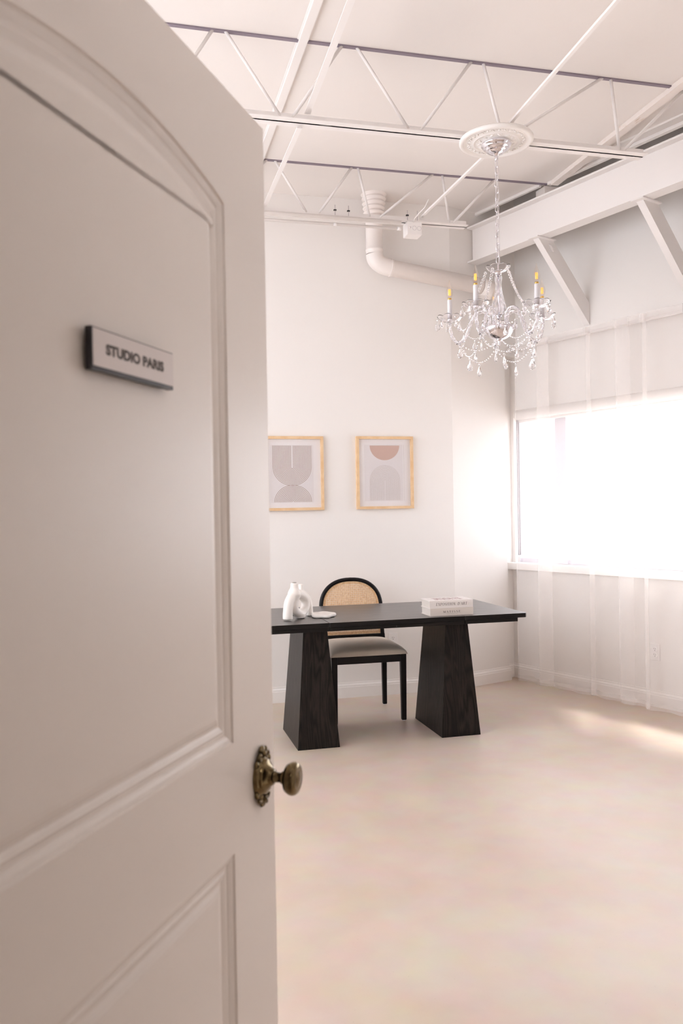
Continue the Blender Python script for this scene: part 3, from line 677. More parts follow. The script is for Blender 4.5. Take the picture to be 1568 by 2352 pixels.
# bead strands
for i, a in enumerate(angs):
    ca, sa = cos(a), sin(a); a2 = angs[(i+1) % 5]; am = (a+a2)/2 if abs(a-a2) < 3 else (a+a2)/2+pi
    for da in (0.0,):
        mb, _ = strand((0.066*ca, 0.066*sa, Z(2.622)), (0.194*ca, 0.194*sa, Z(2.408)), 0.032, 20, 0.0086, 0.0050)
        mb.build('bead_strand', M_crystal, ch)
    # swag between neighbouring pans
    mb, pts = strand((0.222*cos(a-0.16), 0.222*sin(a-0.16), Z(2.385)), (0.222*cos(a2+0.16), 0.222*sin(a2+0.16), Z(2.385)), 0.075, 17, 0.0042)
    mb.build('bead_swag', M_crystal, ch); p = pts[len(pts)//2]; crystal_drop((p[0], p[1], p[2]-0.016), 0.8, a)
    # lower swag between the arm bottoms with a pendant in the middle
    mb, pts = strand((0.205*ca, 0.205*sa, Z(2.262)), (0.205*cos(a2), 0.205*sin(a2), Z(2.262)), 0.085, 19, 0.0046)
    mb.build('bead_swag', M_crystal, ch); p = pts[len(pts)//2]; crystal_drop((p[0], p[1], p[2]-0.018), 1.0, am)
    p = pts[5]; crystal_drop((p[0], p[1], p[2]-0.012), 0.72, a+1.1)
    # strand from arm bottom in to the bowl
    mb, pts = strand((0.200*ca, 0.200*sa, Z(2.262)), (0.020*ca, 0.020*sa, Z(2.262)), 0.040, 13, 0.0042)
    mb.build('bead_strand', M_crystal, ch)
    # drops around each pan
    for q in (-2.2, -1.1, 0.0, 1.1, 2.2):
        px, py = RA*ca+0.067*cos(a+q), RA*sa+0.067*sin(a+q); crystal_drop((px, py, Z(2.392)), 0.85, a+q)
    crystal_drop((0.085*cos(a+0.5), 0.085*sin(a+0.5), Z(2.36)), 0.8, a)
    crystal_drop((0.205*ca, 0.205*sa, Z(2.240)), 0.9, a+0.4)

# ================================================================ PICTURES
def picture(label, x0, x1, z0, z1, kind):
    cx, cz = (x0+x1)/2, (z0+z1)/2; w, h = x1-x0, z1-z0
    t = thing('framed_print', label, 'picture', (cx, YB, cz), 0, 'framed prints on the back wall')
    fw_, dp = 0.020, 0.030; b = MB(); X, Zz = w/2, h/2
    def fb(p): b.hexa([(p[i][0], -dp, p[i][1]) for i in range(4)]+[(p[i][0], 0, p[i][1]) for i in range(4)])
    e = 0.0006
    fb([(-X, Zz), (X, Zz), (X-fw_, Zz-fw_), (-X+fw_, Zz-fw_)]); fb([(-X+fw_, -Zz+fw_), (X-fw_, -Zz+fw_), (X, -Zz), (-X, -Zz)])
    fb([(-X, -Zz+e), (-X, Zz-e), (-X+fw_, Zz-fw_-e), (-X+fw_, -Zz+fw_+e)]); fb([(X, Zz-e), (X, -Zz+e), (X-fw_, -Zz+fw_+e), (X-fw_, Zz-fw_-e)])
    b.build('frame', M_framewood, t, fix=True)
    MB().box((-X+0.015, -0.010, -Zz+0.015), (X-0.015, -0.006, Zz-0.015)).build('mat_board', M_paper, t)
    MB().box((-X+0.017, -0.020, -Zz+0.017), (X-0.017, -0.018, Zz-0.017)).build('glass', M_picglass, t)
    yl = -0.0115
    def ribbon(mb, pts, wd):
        vs = []
        for i, (x, z) in enumerate(pts):
            a = pts[max(i-1, 0)]; c = pts[min(i+1, len(pts)-1)]; dx, dz = c[0]-a[0], c[1]-a[1]; l = hypot(dx, dz) or 1
            nx, nz = -dz/l*wd/2, dx/l*wd/2; vs += [(x+nx, yl, z+nz), (x-nx, yl, z-nz)]
        mb.add(vs, [(2*i, 2*i+1, 2*i+3, 2*i+2) for i in range(len(pts)-1)])
    if kind == 'left':
        MB().box((-0.170, -0.0112, -0.213), (0.148, -0.0100, 0.208)).build('print_sheet', M_print, t)
        ln = MB(); ox = -0.0105; zc1 = 0.045; ztop = 0.204; zb_ = -0.210
        for i in range(14):
            r = 0.011+i*0.01005
            ribbon(ln, [(ox-r, ztop)]+[(ox-r, zc1)]+[(ox+x, zc1+z) for x, z in arc(0, 0, r, pi, 2*pi, 40, ry=r*0.94)]+[(ox+r, ztop)], 0.0036)
        for i in range(13):
            r = 0.012+i*0.01045
            ribbon(ln, [(ox+0.004+x, zb_+z) for x, z in arc(0, 0, r, 0, pi, 40, ry=r*0.90)], 0.0036)
        ln.build('line_drawing', M_line, t)
    else:
        MB().box((-0.158, -0.0112, -0.213), (0.142, -0.0100, 0.210)).build('print_sheet', M_print, t)
        ox = 0.001
        hd = MB(); pts = arc(0, 0, 0.116, pi, 2*pi, 48, ry=0.110); hd.add([(ox+x, yl, 0.204+z) for x, z in pts], [tuple(range(len(pts)))]); hd.build('half_disc', M_blush, t)
        ln = MB(); ln2 = MB()
        for i in range(19):
            r = 0.006+i*0.0062; p = [(ox+r, -0.208), (ox+r, -0.062)]+[(ox+x, -0.062+z) for x, z in arc(0, 0, r, 0, pi, 40)]+[(ox-r, -0.208)]
            ribbon(ln, p, 0.0016)
        ln.build('line_drawing', M_greyline, t)
        ribbon(ln2, [(0.152, 0.21), (0.152, -0.213)], 0.0012); ln2.build('mat_line', M_greyline, t)
    return t
picture('light wood framed print of brown concentric U lines, half hidden by the door', 0.927, 1.372, 1.401, 1.944, 'left')
picture('light wood framed print of a blush half disc over faint arches', 1.624, 2.069, 1.402, 1.946, 'right')

# ================================================================ DESK
dk = thing('pedestal_desk', 'black ash wood desk on two tapered block legs', 'desk', (1.485, 5.10, 0))
def D(x, y, z): return (x-1.485, y-5.10, z)
yf, yb = 4.690, 5.525; ZTB = 0.745
MB().box(D(1.1025, yf, ZTB-0.027), D(1.9435, yb, ZTB)).build('tabletop', M_ashx, dk, bevel=0.0015)
MB().box(D(0.615, yf, ZTB-0.027), D(1.0975, yb, ZTB)).build('end_leaf', M_ashx, dk, bevel=0.0015)
e2 = MB().prism([(x-1.485, y-5.10) for x, y in [(1.9475, yf), (2.345, yf), (2.357, yf+0.012), (2.357, yb-0.012), (2.345, yb), (1.9475, yb)]], ZTB-0.027, ZTB).build('end_leaf', M_ashx, dk, bevel=0.0015)
M_edge_shade = mat('shaded_edge_black', (0.006, 0.005, 0.0045), 0.45, Specular_IOR_Level=0.2)  # darker copy of the veneer: shade painted on front edges and apron
for xa, xb in ((0.616, 1.0965), (1.1035, 1.9425), (1.9485, 2.344)): MB().box(D(xa, yf-0.0007, ZTB-0.0265), D(xb, yf+0.0003, ZTB-0.0006)).build('edge_shade_strip', M_edge_shade, dk)
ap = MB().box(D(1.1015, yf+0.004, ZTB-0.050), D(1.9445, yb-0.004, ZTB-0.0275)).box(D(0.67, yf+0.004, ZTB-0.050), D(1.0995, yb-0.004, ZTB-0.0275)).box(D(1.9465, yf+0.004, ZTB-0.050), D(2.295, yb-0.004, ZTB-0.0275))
ap.build('apron', M_edge_shade, dk, bevel=0.001)
for x0, x1 in ((0.912, 1.165), (1.807, 2.060)):
    y0, y1 = 4.748, 5.246; tx, ty = 0.054, 0.052; zt_ = ZTB-0.0505
    b = MB().hexa([D(x0, y0, 0), D(x1, y0, 0), D(x1, y1, 0), D(x0, y1, 0), D(x0+tx, y0+ty, zt_), D(x1-tx, y0+ty, zt_), D(x1-tx, y1-ty, zt_), D(x0+tx, y1-ty, zt_)])
    b.build('pedestal', M_ashz, dk, bevel=0.0015)
MB().sphere(D(1.51, yf+0.004, ZTB-0.040), 0.004).build('catch', M_slot, dk)

# ================================================================ CHAIR
chr_ = thing('cane_back_chair', 'black dining chair with rounded cane back and beige seat behind the desk', 'chair', (1.493, 5.46, 0), radians(-1.8))
yF, yR = -0.255, 0.250; xh = 0.2525
def leg(x0, x1, y0, y1, ztop, ny=0.0):
    b = MB(); t = 0.004
    b.hexa([(x0+t, y0+t, 0.006), (x1-t, y0+t, 0.006), (x1-t, y1-t+ny, 0.006), (x0+t, y1-t+ny, 0.006), (x0, y0, ztop), (x1, y0, ztop), (x1, y1, ztop), (x0, y1, ztop)])
    return b
for sx in (-1, 1):
    xa, xb = sorted((sx*xh, sx*(xh-0.040)))
    leg(xa, xb, yF, yF+0.040, 0.444).build('leg', M_blackwood, chr_, bevel=0.005)
    MB().lathe([(0.001, 0), (0.012, 0), (0.012, 0.006), (0.001, 0.006)], 12, ((xa+xb)/2, yF+0.02, 0)).build('glide', M_plast, chr_)
    xa, xb = sorted((sx*(xh-0.005), sx*(xh-0.042)))
    leg(xa, xb, yR-0.04, yR, 0.444).build('leg', M_blackwood, chr_, bevel=0.005)
    MB().lathe([(0.001, 0), (0.012, 0), (0.012, 0.006), (0.001, 0.006)], 12, ((xa+xb)/2, yR-0.02, 0)).build('glide', M_plast, chr_)
fr = MB().box((-xh+0.038, yF+0.006, 0.394), (xh-0.038, yF+0.030, 0.444)).box((-xh+0.038, yR-0.032, 0.394), (xh-0.038, yR-0.010, 0.444))
for sx in (-1, 1):
    xa, xb = sorted((sx*(xh-0.006), sx*(xh-0.030))); fr.box((xa, yF+0.038, 0.394), (xb, yR-0.038, 0.444))
fr.build('seat_rail', M_blackwood, chr_, bevel=0.002)
def cushion(u, v):
    x = (u*2-1); y = (v*2-1)
    return x, y
cb = MB(); N_ = 36
def sq(t): return math.copysign(abs(t)**1.0, t)
top = []; 
def cfn(u, v):
    a, b_ = u*2-1, v*2-1
    ex = 1-abs(a)**5.0; ey = 1-abs(b_)**5.0; e = max(0, min(ex, 1))*max(0, min(ey, 1))
    z = 0.446+0.058*(e**0.42)
    ax_ = math.copysign(min(1, abs(a)*1.0), a); bulge = 1+0.012*(1-abs(a)**2)
    return (ax_*(xh+0.008), b_*0.262*bulge-0.004, z)
cb.grid(cfn, N_*2, N_*2)
cb.build('seat', M_seat, chr_, fix=False)
MB().box((-xh+0.004, yF+0.004, 0.4445), (xh-0.004, yR-0.004, 0.449)).build('seat_board', M_seat, chr_)
# back: posts lean slightly, D-shaped cane panel
Zb0, Zsp, Ztop = 0.485, 0.705, 0.915
lean = 0.10
def bk(x, z): return (x, yR-0.020+(z-0.44)*lean, z)
def outline(rx, z0, zs, rz, n=28):
    pts = [(-rx*1.02, z0)]; 
    for i in range(n+1):
        a = pi-pi*i/n; c, s_ = cos(a), sin(a)
        pts.append((rx*math.copysign(abs(c)**0.86, c), zs+rz*abs(s_)**0.90))
    pts.append((rx*1.02, z0)); return pts
RX = 0.2325
out = outline(RX-0.014, Zb0+0.014, Zsp, Ztop-Zsp-0.014)
MB().tube([bk(x, z) for x, z in out], 0.0142, 14).build('back_frame', M_blackwood, chr_)
MB().bar(bk(-RX+0.02, Zb0+0.012), bk(RX-0.02, Zb0+0.012), 0.026, 0.028).build('back_rail', M_blackwood, chr_, bevel=0.004)
for sx in (-1, 1): MB().bar((sx*(RX-0.008), yR-0.020, 0.440), bk(sx*(RX-0.012), Zb0+0.03), 0.032, 0.030, up=(0, 1, 0)).build('post', M_blackwood, chr_, bevel=0.006)
inn = outline(RX-0.030, Zb0+0.030, Zsp, Ztop-Zsp-0.030)
MB().tube([bk(x, z) for x, z in inn]+[bk(*inn[0])], 0.0034, 8).build('cane_binding', M_cane, chr_)
# border band of solid cane just inside the binding
inn2 = outline(RX-0.044, Zb0+0.044, Zsp, Ztop-Zsp-0.044)
def inside(x, z, poly):
    c = False; j = len(poly)-1
    for i in range(len(poly)):
        if (poly[i][1] > z) != (poly[j][1] > z) and x < (poly[j][0]-poly[i][0])*(z-poly[i][1])/(poly[j][1]-poly[i][1])+poly[i][0]: c = not c
        j = i
    return c
cn = MB(); yo = 0
n_ = len(inn); vs = [bk(*p) for p in inn]+[bk(*p) for p in inn2]
cn.add(vs, [(i, i+1, n_+i+1, n_+i) for i in range(n_-1)]+[(n_-1, 0, n_, 2*n_-1)])
def weave(direction, spacing, wd, dy, off=0.0):
    L0 = 0.36; ang_ = direction; dx, dz = cos(ang_), sin(ang_); nx, nz = -dz, dx; k = -30
    for k in range(-60, 61):
        o = k*spacing+off; cx_, cz_ = nx*o, 0.70+nz*o; run = None; st = 0.0025
        nst = int(2*L0/st)
        for i in range(nst+1):
            s_ = -L0+i*st; x, z = cx_+dx*s_, cz_+dz*s_; ok = inside(x, z, inn)
            if ok and run is None: run = (x, z)
            if (not ok or i == nst) and run is not None:
                a_, b_ = Vector(bk(*run)), Vector(bk(x, z)); sh = Vector((0, dy, 0)); w_ = Vector((nx, nz*lean, nz))*wd/2
                cn.add([a_+sh-w_, a_+sh+w_, b_+sh+w_, b_+sh-w_, a_+sh-w_+Vector((0, .001, 0)), a_+sh+w_+Vector((0, .001, 0)), b_+sh+w_+Vector((0, .001, 0)), b_+sh-w_+Vector((0, .001, 0))],
                       [(0, 1, 2, 3), (4, 7, 6, 5), (0, 4, 5, 1), (2, 6, 7, 3)]); run = None
sp_ = 0.0142
weave(0, sp_, 0.0050, 0.0); weave(pi/2, sp_, 0.0050, -0.0012)
weave(pi/4, sp_*sin(pi/4), 0.0020, -0.0024, 0); weave(-pi/4, sp_*sin(pi/4), 0.0020, 0.0014, 0)
cn.build('cane_panel', M_cane, chr_, fix=False)

# ================================================================ THINGS ON THE DESK
def remesh_obj(mb, name, m, parent, vox=0.0035, smooth=8):
    o = mb.build(name, m, parent)
    r = o.modifiers.new('remesh', 'REMESH'); r.mode = 'VOXEL'; r.voxel_size = vox; r.use_smooth_shade = True
    s = o.modifiers.new('smooth', 'SMOOTH'); s.iterations = smooth; s.factor = 0.6
    return o
va = thing('ceramic_vase', 'taller white ceramic knot vase with looped foot on the desk', 'vase', (0.888, 4.876, ZTB), radians(41.5), 'white ceramic knot vases')
v = MB()
pth = bez([(0, 0, 0.006), (0.003, 0, 0.060), (0.018, 0, 0.112), (0.060, 0, 0.150), (0.118, 0, 0.148), (0.172, 0, 0.112), (0.178, 0, 0.068), (0.148, 0, 0.036), (0.105, 0, 0.034), (0.066, 0, 0.060), (0.062, 0, 0.105), (0.080, 0, 0.140)], 6)
nn = len(pth); rad = []
for i in range(nn):
    u = i/(nn-1); rad.append(0.031-0.003*min(1, u*4))
v.tube(pth, rad, 22)
v.tube([(0.062, 0, 0.120), (0.066, 0, 0.150), (0.069, 0, 0.172), (0.069, 0, 0.190), (0.069, 0, 0.221)], [0.030, 0.041, 0.035, 0.0245, 0.0225], 22)
v.tube([(0.125, 0, 0.0005), (0.125, 0, 0.03)], [0.030, 0.036], 22)
remesh_obj(v, 'vase_body', M_vase, va, 0.003, 26)
MB().lathe([(0.0005, 0.2225), (0.014, 0.2228), (0.0145, 0.2222)], 20, (0.069, 0, 0.0005)).build('mouth', mat('vase_mouth', (0.35, 0.31, 0.28), 0.8), va)
vb = thing('ceramic_vase', 'shorter white ceramic arch vase standing behind the taller one', 'vase', (1.012, 5.082, ZTB), radians(-35), 'white ceramic knot vases')
v = MB()
pth = bez([(0.056, 0, 0.002), (0.054, 0, 0.06), (0.038, 0, 0.115), (0.0, 0, 0.140), (-0.04, 0, 0.115), (-0.056, 0, 0.06), (-0.058, 0, 0.002)], 6)
v.tube(pth, [0.022]*len(pth), 18)
v.tube([(0, 0, 0.13), (0, 0, 0.16), (0, 0, 0.197)], [0.026, 0.017, 0.0145], 18)
remesh_obj(v, 'vase_body', M_vase, vb)
ds = thing('trinket_dish', 'flat white wavy-edged ceramic dish beside the vases', 'dish', (1.128, 4.985, ZTB))
v = MB(); n = 64; rings = []
def blob(t): return 1+0.10*cos(5*t+0.6)+0.10*cos(2*t-0.5)
for sc_, z in [(0.86, 0.0), (0.97, 0.004), (1.0, 0.011), (0.985, 0.018), (0.94, 0.0215), (0.88, 0.020), (0.82, 0.014), (0.5, 0.012), (0.02, 0.012)]:
    rings.append([(0.070*sc_*blob(t)*cos(t), 0.098*sc_*blob(t)*sin(t), z) for t in [2*pi*i/n for i in range(n)]])
v.add([p for r in rings for p in r], [(j*n+i, j*n+(i+1) % n, (j+1)*n+(i+1) % n, (j+1)*n+i) for j in range(len(rings)-1) for i in range(n)], True)
v.add(rings[0], [tuple(range(n))]); v.build('dish_body', M_vase, ds)

# ---- lettering: thin/thick serif strokes, unit cap height
def quad(mb, p, q, w, tr):
    dx, dy = q[0]-p[0], q[1]-p[1]; l = hypot(dx, dy) or 1; nx, ny = -dy/l*w/2, dx/l*w/2
    mb.add([tr(p[0]+nx, p[1]+ny), tr(p[0]-nx, p[1]-ny), tr(q[0]-nx, q[1]-ny), tr(q[0]+nx, q[1]+ny)], [(0, 1, 2, 3)])
def curve(mb, pts, ws, tr):
    vs = []
    for i, (x, y) in enumerate(pts):
        a = pts[max(i-1, 0)]; c = pts[min(i+1, len(pts)-1)]; dx, dy = c[0]-a[0], c[1]-a[1]; l = hypot(dx, dy) or 1; w = ws(i/(len(pts)-1))/2
        vs += [tr(x-dy/l*w, y+dx/l*w), tr(x+dy/l*w, y-dx/l*w)]
    mb.add(vs, [(2*i, 2*i+1, 2*i+3, 2*i+2) for i in range(len(pts)-1)])
TK, TN = 0.15, 0.05
def serif(x, y, w=0.17): return ((x-w, y), (x+w, y), 0.045)
def glyph(c):
    L_ = []; cu = []; w = 0.6
    if c == 'E': L_ = [((.12, 0), (.12, 1), TK), ((0, .02), (.55, .02), TN), ((0, .98), (.53, .98), TN), ((.12, .52), (.42, .52), TN), ((.54, 0), (.54, .2), TN), ((.52, 1), (.52, .8), TN)]; w = .58
    elif c == 'X': L_ = [((.08, 1), (.55, 0), TK), ((.55, 1), (.08, 0), TN), serif(.08, .02, .11), serif(.55, .02, .11), serif(.08, .98, .11), serif(.55, .98, .11)]; w = .64
    elif c == 'P': L_ = [((.12, 0), (.12, 1), TK), serif(.12, .02, .13)]; cu = [([(.02, .98), (.3, .98)]+arc(.3, .74, .22, pi/2, -pi/2, 14, .24)+[(.14, .5)], lambda u: TN+0.09*max(0, sin(u*pi))**2)]; w = .56
    elif c == 'D': L_ = [((.12, 0), (.12, 1), TK)]; cu = [([(.02, .98), (.28, .98)]+arc(.28, .5, .36, pi/2, -pi/2, 18, .48)+[(.02, .02)], lambda u: TN+0.10*max(0, sin(u*pi))**2)]; w = .68
    elif c == 'R': L_ = [((.12, 0), (.12, 1), TK), serif(.12, .02, .13), ((.3, .5), (.6, .02), .12), serif(.6, .02, .07)]; cu = [([(.02, .98), (.28, .98)]+arc(.28, .745, .2, pi/2, -pi/2, 14, .235)+[(.14, .51)], lambda u: TN+0.08*max(0, sin(u*pi))**2)]; w = .64
    elif c == 'O': cu = [(arc(.36, .5, .32, 0, 2*pi, 32, .49), lambda u: TN+0.10*cos(2*pi*u)**2)]; w = .72
    elif c == 'S': cu = [(arc(.27, .74, .2, 0.35, pi*1.3, 12, .24)+[(.30, .50)]+arc(.27, .26, .21, pi*0.35, -pi*0.92, 14, .25), lambda u: TN+0.09*sin(u*pi)**2)]; w = .54
    elif c == 'I': L_ = [((.12, 0), (.12, 1), TK), serif(.12, .02, .12), serif(.12, .98, .12)]; w = .26
    elif c == 'T': L_ = [((.3, 0), (.3, 1), TK), ((0, .98), (.6, .98), TN), ((.02, 1), (.02, .82), TN), ((.58, 1), (.58, .82), TN), serif(.3, .02, .13)]; w = .6
    elif c == 'N': L_ = [((.1, 0), (.1, 1), TN), ((.1, 1), (.58, 0), TK), ((.58, 0), (.58, 1), TN), serif(.1, .02, .1), serif(.58, .98, .1), serif(.08, .98, .08)]; w = .68
    elif c == 'A': L_ = [((.04, 0), (.31, 1), TN), ((.31, 1), (.60, 0), TK), ((.14, .33), (.48, .33), TN), serif(.05, .02, .09), serif(.60, .02, .1)]; w = .66
    elif c == 'M': L_ = [((.08, 0), (.1, 1), TN), ((.1, 1), (.40, .05), TK), ((.40, .05), (.70, 1), TN), ((.70, 1), (.72, 0), TK), serif(.08, .02, .09), serif(.72, .02, .1)]; w = .8
    elif c == "'": L_ = [((.08, 1.12), (.03, .86), .09)]; w = .16
    elif c == ' ': w = .55
    return L_, cu, w
def lettering(text, cap, gap, slant, place, width=None):
    tot = sum(glyph(c)[2] for c in text)+gap*(len(text)-1); sc_x = 1.0
    if width: sc_x = width/(tot*cap)
    mb = MB(); x = -tot/2
    for c in text:
        L_, cu, w = glyph(c)
        tr = lambda a, b, x=x: place((x+a+b*slant)*cap*sc_x, (b-0.5)*cap)
        for p, q, wd in L_: quad(mb, p, q, wd, tr)
        for pts, ws in cu: curve(mb, pts, ws, tr)
        x += w+gap
    return mb
def book(label, z0, h, cover, text, cap, gap, slant, width, dx=0.0, rz=0.0, under=None, ink=None):
    t = thing('art_book', label, 'book', (1.8825+dx, 4.830, z0), rz, 'art books stacked on the desk')
    w, d = 0.2815, 0.165; th = 0.0025
    b = MB().box((-w/2, -d/2, 0), (w/2, d/2, th)).box((-w/2, -d/2, h-th), (w/2, d/2, h)).box((-w/2, -d/2, th), (w/2, -d/2+th, h-th))
    b.build('cover', cover, t, bevel=0.0008)
    MB().box((-w/2+0.005, -d/2+th, th), (w/2-0.004, d/2-0.005, h-th)).build('pages', M_pages, t)
    y = -d/2-0.0004
    lettering(text, cap, gap, slant, lambda a, b_: (a, y, h/2+b_+0.001), width).build('title', ink or M_ink, t)
    if under:
        mb = MB(); x = -0.035
        rr = random.Random(2)
        while x < 0.032: l = rr.uniform(0.003, 0.008); mb.add([(x, y, h/2-0.0125), (x+l, y, h/2-0.0125), (x+l, y, h/2-0.0117), (x, y, h/2-0.0117)], [(0, 1, 2, 3)]); x += l+0.0022
        mb.build('subtitle', M_ink2, t)
    return t
book('cream hardback book with widely spaced serif title, lower of the stack', ZTB, 0.0455, M_book2, 'MATISSE', 0.0125, 0.38, 0.0, 0.112, dx=0.0005, under=True)
bk2 = book('white hardback book with italic title and mauve cover art, upper of the stack', ZTB+0.0458, 0.0475, M_book, "EXPOSITION D'ART", 0.0175, 0.20, 0.16, 0.200, dx=-0.0008, rz=radians(-0.6), ink=M_ink2)
# abstract blotchy motif on the top cover
art = MB(); rr = random.Random(11)
def blobp(cx_, cy_, r, n=18):
    ph = rr.uniform(0, 6); k = rr.choice((3, 4, 5))
    art.add([(cx_+r*1.3*(1+0.38*sin(k*t+ph))*cos(t), cy_+r*(1+0.38*sin(k*t+ph))*sin(t), 0.0478) for t in [2*pi*i/n for i in range(n)]], [tuple(range(n))])
for gx in range(7):
    for gy in range(4): blobp(-0.078+gx*0.026+rr.uniform(-.004, .004), -0.040+gy*0.027+rr.uniform(-.004, .004), rr.uniform(0.007, 0.011))
art.build('cover_art', mat('mauve_cover_print', (0.40, 0.27, 0.27), 0.6), bk2)

# ================================================================ DOOR
FX, FY = 0.221, 1.367
DA = atan2(-0.850, -0.527)
door_rot = DA
DWid, DH, DT = 0.90, 2.043, 0.044
def panel_outline(x0, x1, z0, z1, rise=0.0, n=40):
    p = [(x0, z0), (x1, z0)]
    if rise:
        for i in range(n+1):
            u = i/n; x = x1+(x0-x1)*u; c = 2*u-1; p.append((x, z1+rise*(cos(c*pi/2)**0.85)))
    else: p += [(x1, z1), (x0, z1)]
    return p
def inset(poly, d):
    n = len(poly); out = []
    for i in range(n):
        a = Vector(poly[i-1]); b = Vector(poly[i]); c = Vector(poly[(i+1) % n]); d1 = (b-a).normalized(); d2 = (c-b).normalized()
        n1 = Vector((-d1.y, d1.x)); n2 = Vector((-d2.y, d2.x)); m_ = (n1+n2).normalized(); k = d/max(m_.dot(n1), 0.35); q = b+m_*k; out.append((q.x, q.y))
    return out
prof_d = [(0, 0), (0.002, -0.0035), (0.007, -0.0045), (0.011, -0.0062), (0.014, -0.0085), (0.0185, -0.0085), (0.022, -0.0068), (0.027, -0.0082), (0.031, -0.0098), (0.034, -0.0096), (0.0395, -0.0070), (0.045, -0.0052), (0.050, -0.0047)]
upper = panel_outline(0.153, 0.747, 1.063, 1.866, 0.048); lower = panel_outline(0.155, 0.747, 0.235, 0.899)
bm2 = bmesh.new()
def loop_edges(pts, y=0.0):
    vs = [bm2.verts.new((x, y, z)) for x, z in pts]; es = [bm2.edges.new((vs[i], vs[(i+1) % len(vs)])) for i in range(len(vs))]; return vs, es
ov, oe = loop_edges([(0, 0.012), (DWid, 0.012), (DWid, DH), (0, DH)])
allE = list(oe); pv = []
for pl in (upper, lower):
    vs, es = loop_edges(pl); allE += es; pv.append((pl, vs))
bmesh.ops.triangle_fill(bm2, use_beauty=True, use_dissolve=False, edges=allE)
for pl, vs in pv:
    prev = vs
    for d, h in prof_d[1:]:
        cur = [bm2.verts.new((x, h, z)) for x, z in inset(pl, d)]
        for i in range(len(cur)):
            j = (i+1) % len(cur); fcs = bm2.faces.new((prev[i], prev[j], cur[j], cur[i])); fcs.smooth = False
        prev = cur
    bm2.faces.new(prev)
bk_ = [bm2.verts.new((x, -DT, z)) for x, z in [(0, 0.012), (DWid, 0.012), (DWid, DH), (0, DH)]]
bm2.faces.new(bk_)
for i in range(4): j = (i+1) % 4; bm2.faces.new((ov[i], ov[j], bk_[j], bk_[i]))
bmesh.ops.recalc_face_normals(bm2, faces=bm2.faces)
dme = bpy.data.meshes.new('door_1'); bm2.to_mesh(dme); bm2.free(); dme.materials.append(M_door)
door = bpy.data.objects.new('door_1', dme); C.objects.link(door); door.location = (FX, FY, 0); door.rotation_euler = (0, 0, door_rot); struct(door)

# knob set (local: x along door, y out of the face, z up)
KX, KZ = 0.057, 0.984
rs = MB()
N2 = 64
def oval(sx, sz, y, ripple=0.0): return [(KX+0.93*sx*cos(t)*(1+ripple*cos(10*t)), y, KZ+0.85*sz*sin(t)*(1+ripple*cos(10*t))) for t in [2*pi*i/N2 for i in range(N2)]]
stack = [oval(0.0325, 0.040, 0.0), oval(0.033, 0.0405, 0.004), oval(0.030, 0.0375, 0.0075), oval(0.0270, 0.033, 0.0085), oval(0.0265, 0.0325, 0.011), oval(0.0235, 0.029, 0.0135),
         oval(0.0215, 0.0255, 0.014), oval(0.017, 0.019, 0.019), oval(0.0155, 0.0165, 0.020), oval(0.0145, 0.015, 0.0235), oval(0.011, 0.011, 0.025)]
rs.add([p for r in stack for p in r], [(j*N2+i, j*N2+(i+1) % N2, (j+1)*N2+(i+1) % N2, (j+1)*N2+i) for j in range(len(stack)-1) for i in range(N2)], True)
rs.build('rosette', M_brass, door)
sc2 = MB()
for sg in (1, -1):
    zc = KZ+sg*0.0365
    sc2.sphere((KX, 0.004, zc+sg*0.003), 0.010, 0.85, 0.5, 0.95, 14, 8)
    sc2.sphere((KX, 0.008, zc+sg*0.000), 0.0055, 1, 0.7, 1, 10, 6)
    for sd in (1, -1):
        cx0, cz0 = KX+sd*0.013, KZ+sg*0.031
        spi = [(cx0+sd*0.0075*(1-q/9)*cos(q*sd*0+q), 0.006, cz0+sg*0.0075*(1-q/9)*sin(q)) for q in [i*0.5 for i in range(16)]]
        sc2.tube(spi, [0.0028]*16, 8)
        sc2.sphere((KX+sd*0.024, 0.005, KZ+sg*0.024), 0.006, 0.9, 0.6, 1.0, 10, 6)
        sc2.sphere((KX+sd*0.009, 0.006, KZ+sg*0.0425), 0.0042, 1, 0.8, 1, 10, 6)
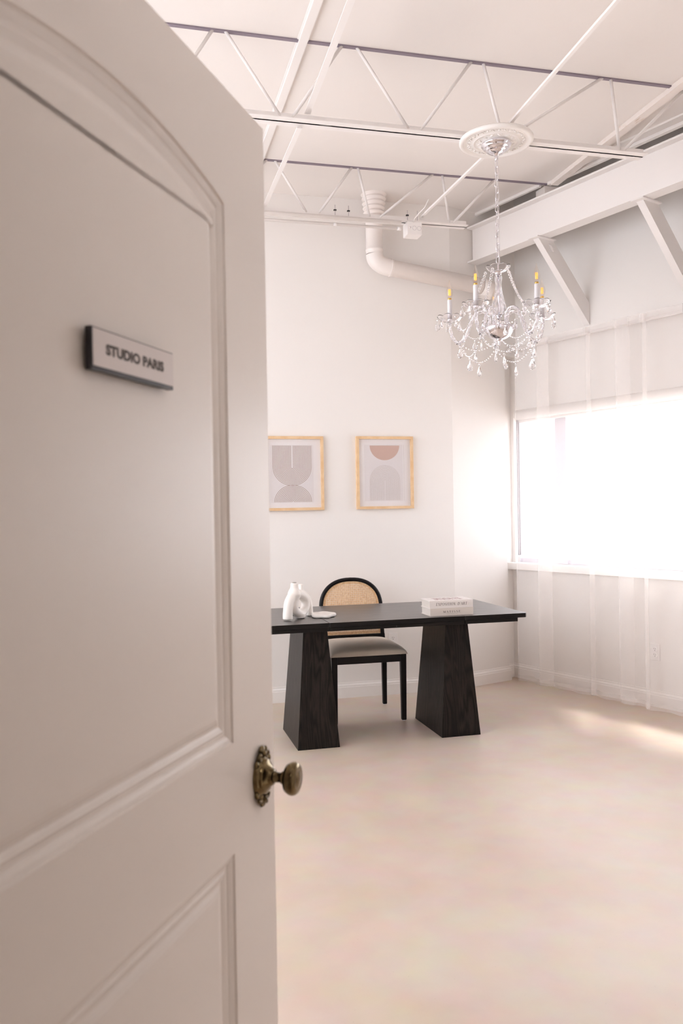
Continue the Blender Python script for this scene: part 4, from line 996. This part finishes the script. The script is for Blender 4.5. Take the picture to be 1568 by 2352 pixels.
sc2.build('scrollwork', M_brass, door)
kp = [(0.0095, 0.020), (0.0095, 0.023), (0.0082, 0.026), (0.0078, 0.036), (0.0100, 0.038), (0.0105, 0.040), (0.0095, 0.042), (0.016, 0.0435), (0.0225, 0.047), (0.0255, 0.0525), (0.0262, 0.057), (0.0250, 0.0610),
      (0.0225, 0.0640), (0.0185, 0.0652), (0.0165, 0.0660), (0.0150, 0.0652), (0.0120, 0.0665), (0.006, 0.0675), (0.0005, 0.068)]
MB().lathe(kp, 48, (KX, 0, KZ), (0, 1, 0)).build('door_knob', M_brass, door)

# sign on the door: a thing of its own
sg = thing('door_sign', 'small black-framed white nameplate reading STUDIO PARIS on the open door', 'sign', (FX, FY, 0), door_rot)
# move origin onto the plate
ox_, oz_ = 0.4197, 1.5885
sg.location = Vector((FX, FY, 0))+Matrix.Rotation(door_rot, 3, 'Z') @ Vector((ox_, 0, oz_))
w_, h_ = 0.1766, 0.047; tk = 0.0080
MB().box((-w_/2, 0.0002, -h_/2), (w_/2, tk, h_/2)).build('holder', M_signblack, sg)
MB().box((-w_/2-0.0003, tk-0.0005, -h_/2+0.0048), (w_/2-0.0025, tk+0.0006, h_/2-0.0012)).build('face_plate', M_signwhite, sg)
cu = bpy.data.curves.new('lettering', 'FONT'); cu.body = 'STUDIO PARIS'; cu.size = 0.0150; cu.align_x = 'CENTER'; cu.align_y = 'CENTER'; cu.offset = 0.0008; cu.space_character = 1.02
tmp = bpy.data.objects.new('tmp_text', cu); C.objects.link(tmp)
dg = bpy.context.evaluated_depsgraph_get(); me = bpy.data.meshes.new_from_object(tmp.evaluated_get(dg)); bpy.data.objects.remove(tmp)
xs = [v.co.x for v in me.vertices]; sc_ = 0.126/(max(xs)-min(xs))
for v_ in me.vertices: x, y, z = v_.co; v_.co = (-x*sc_-0.001, tk+0.0009, y*1.05+0.0015)
me.materials.clear(); me.materials.append(M_ink); me.name = 'lettering'
lo = bpy.data.objects.new('lettering', me); C.objects.link(lo); lo.parent = sg
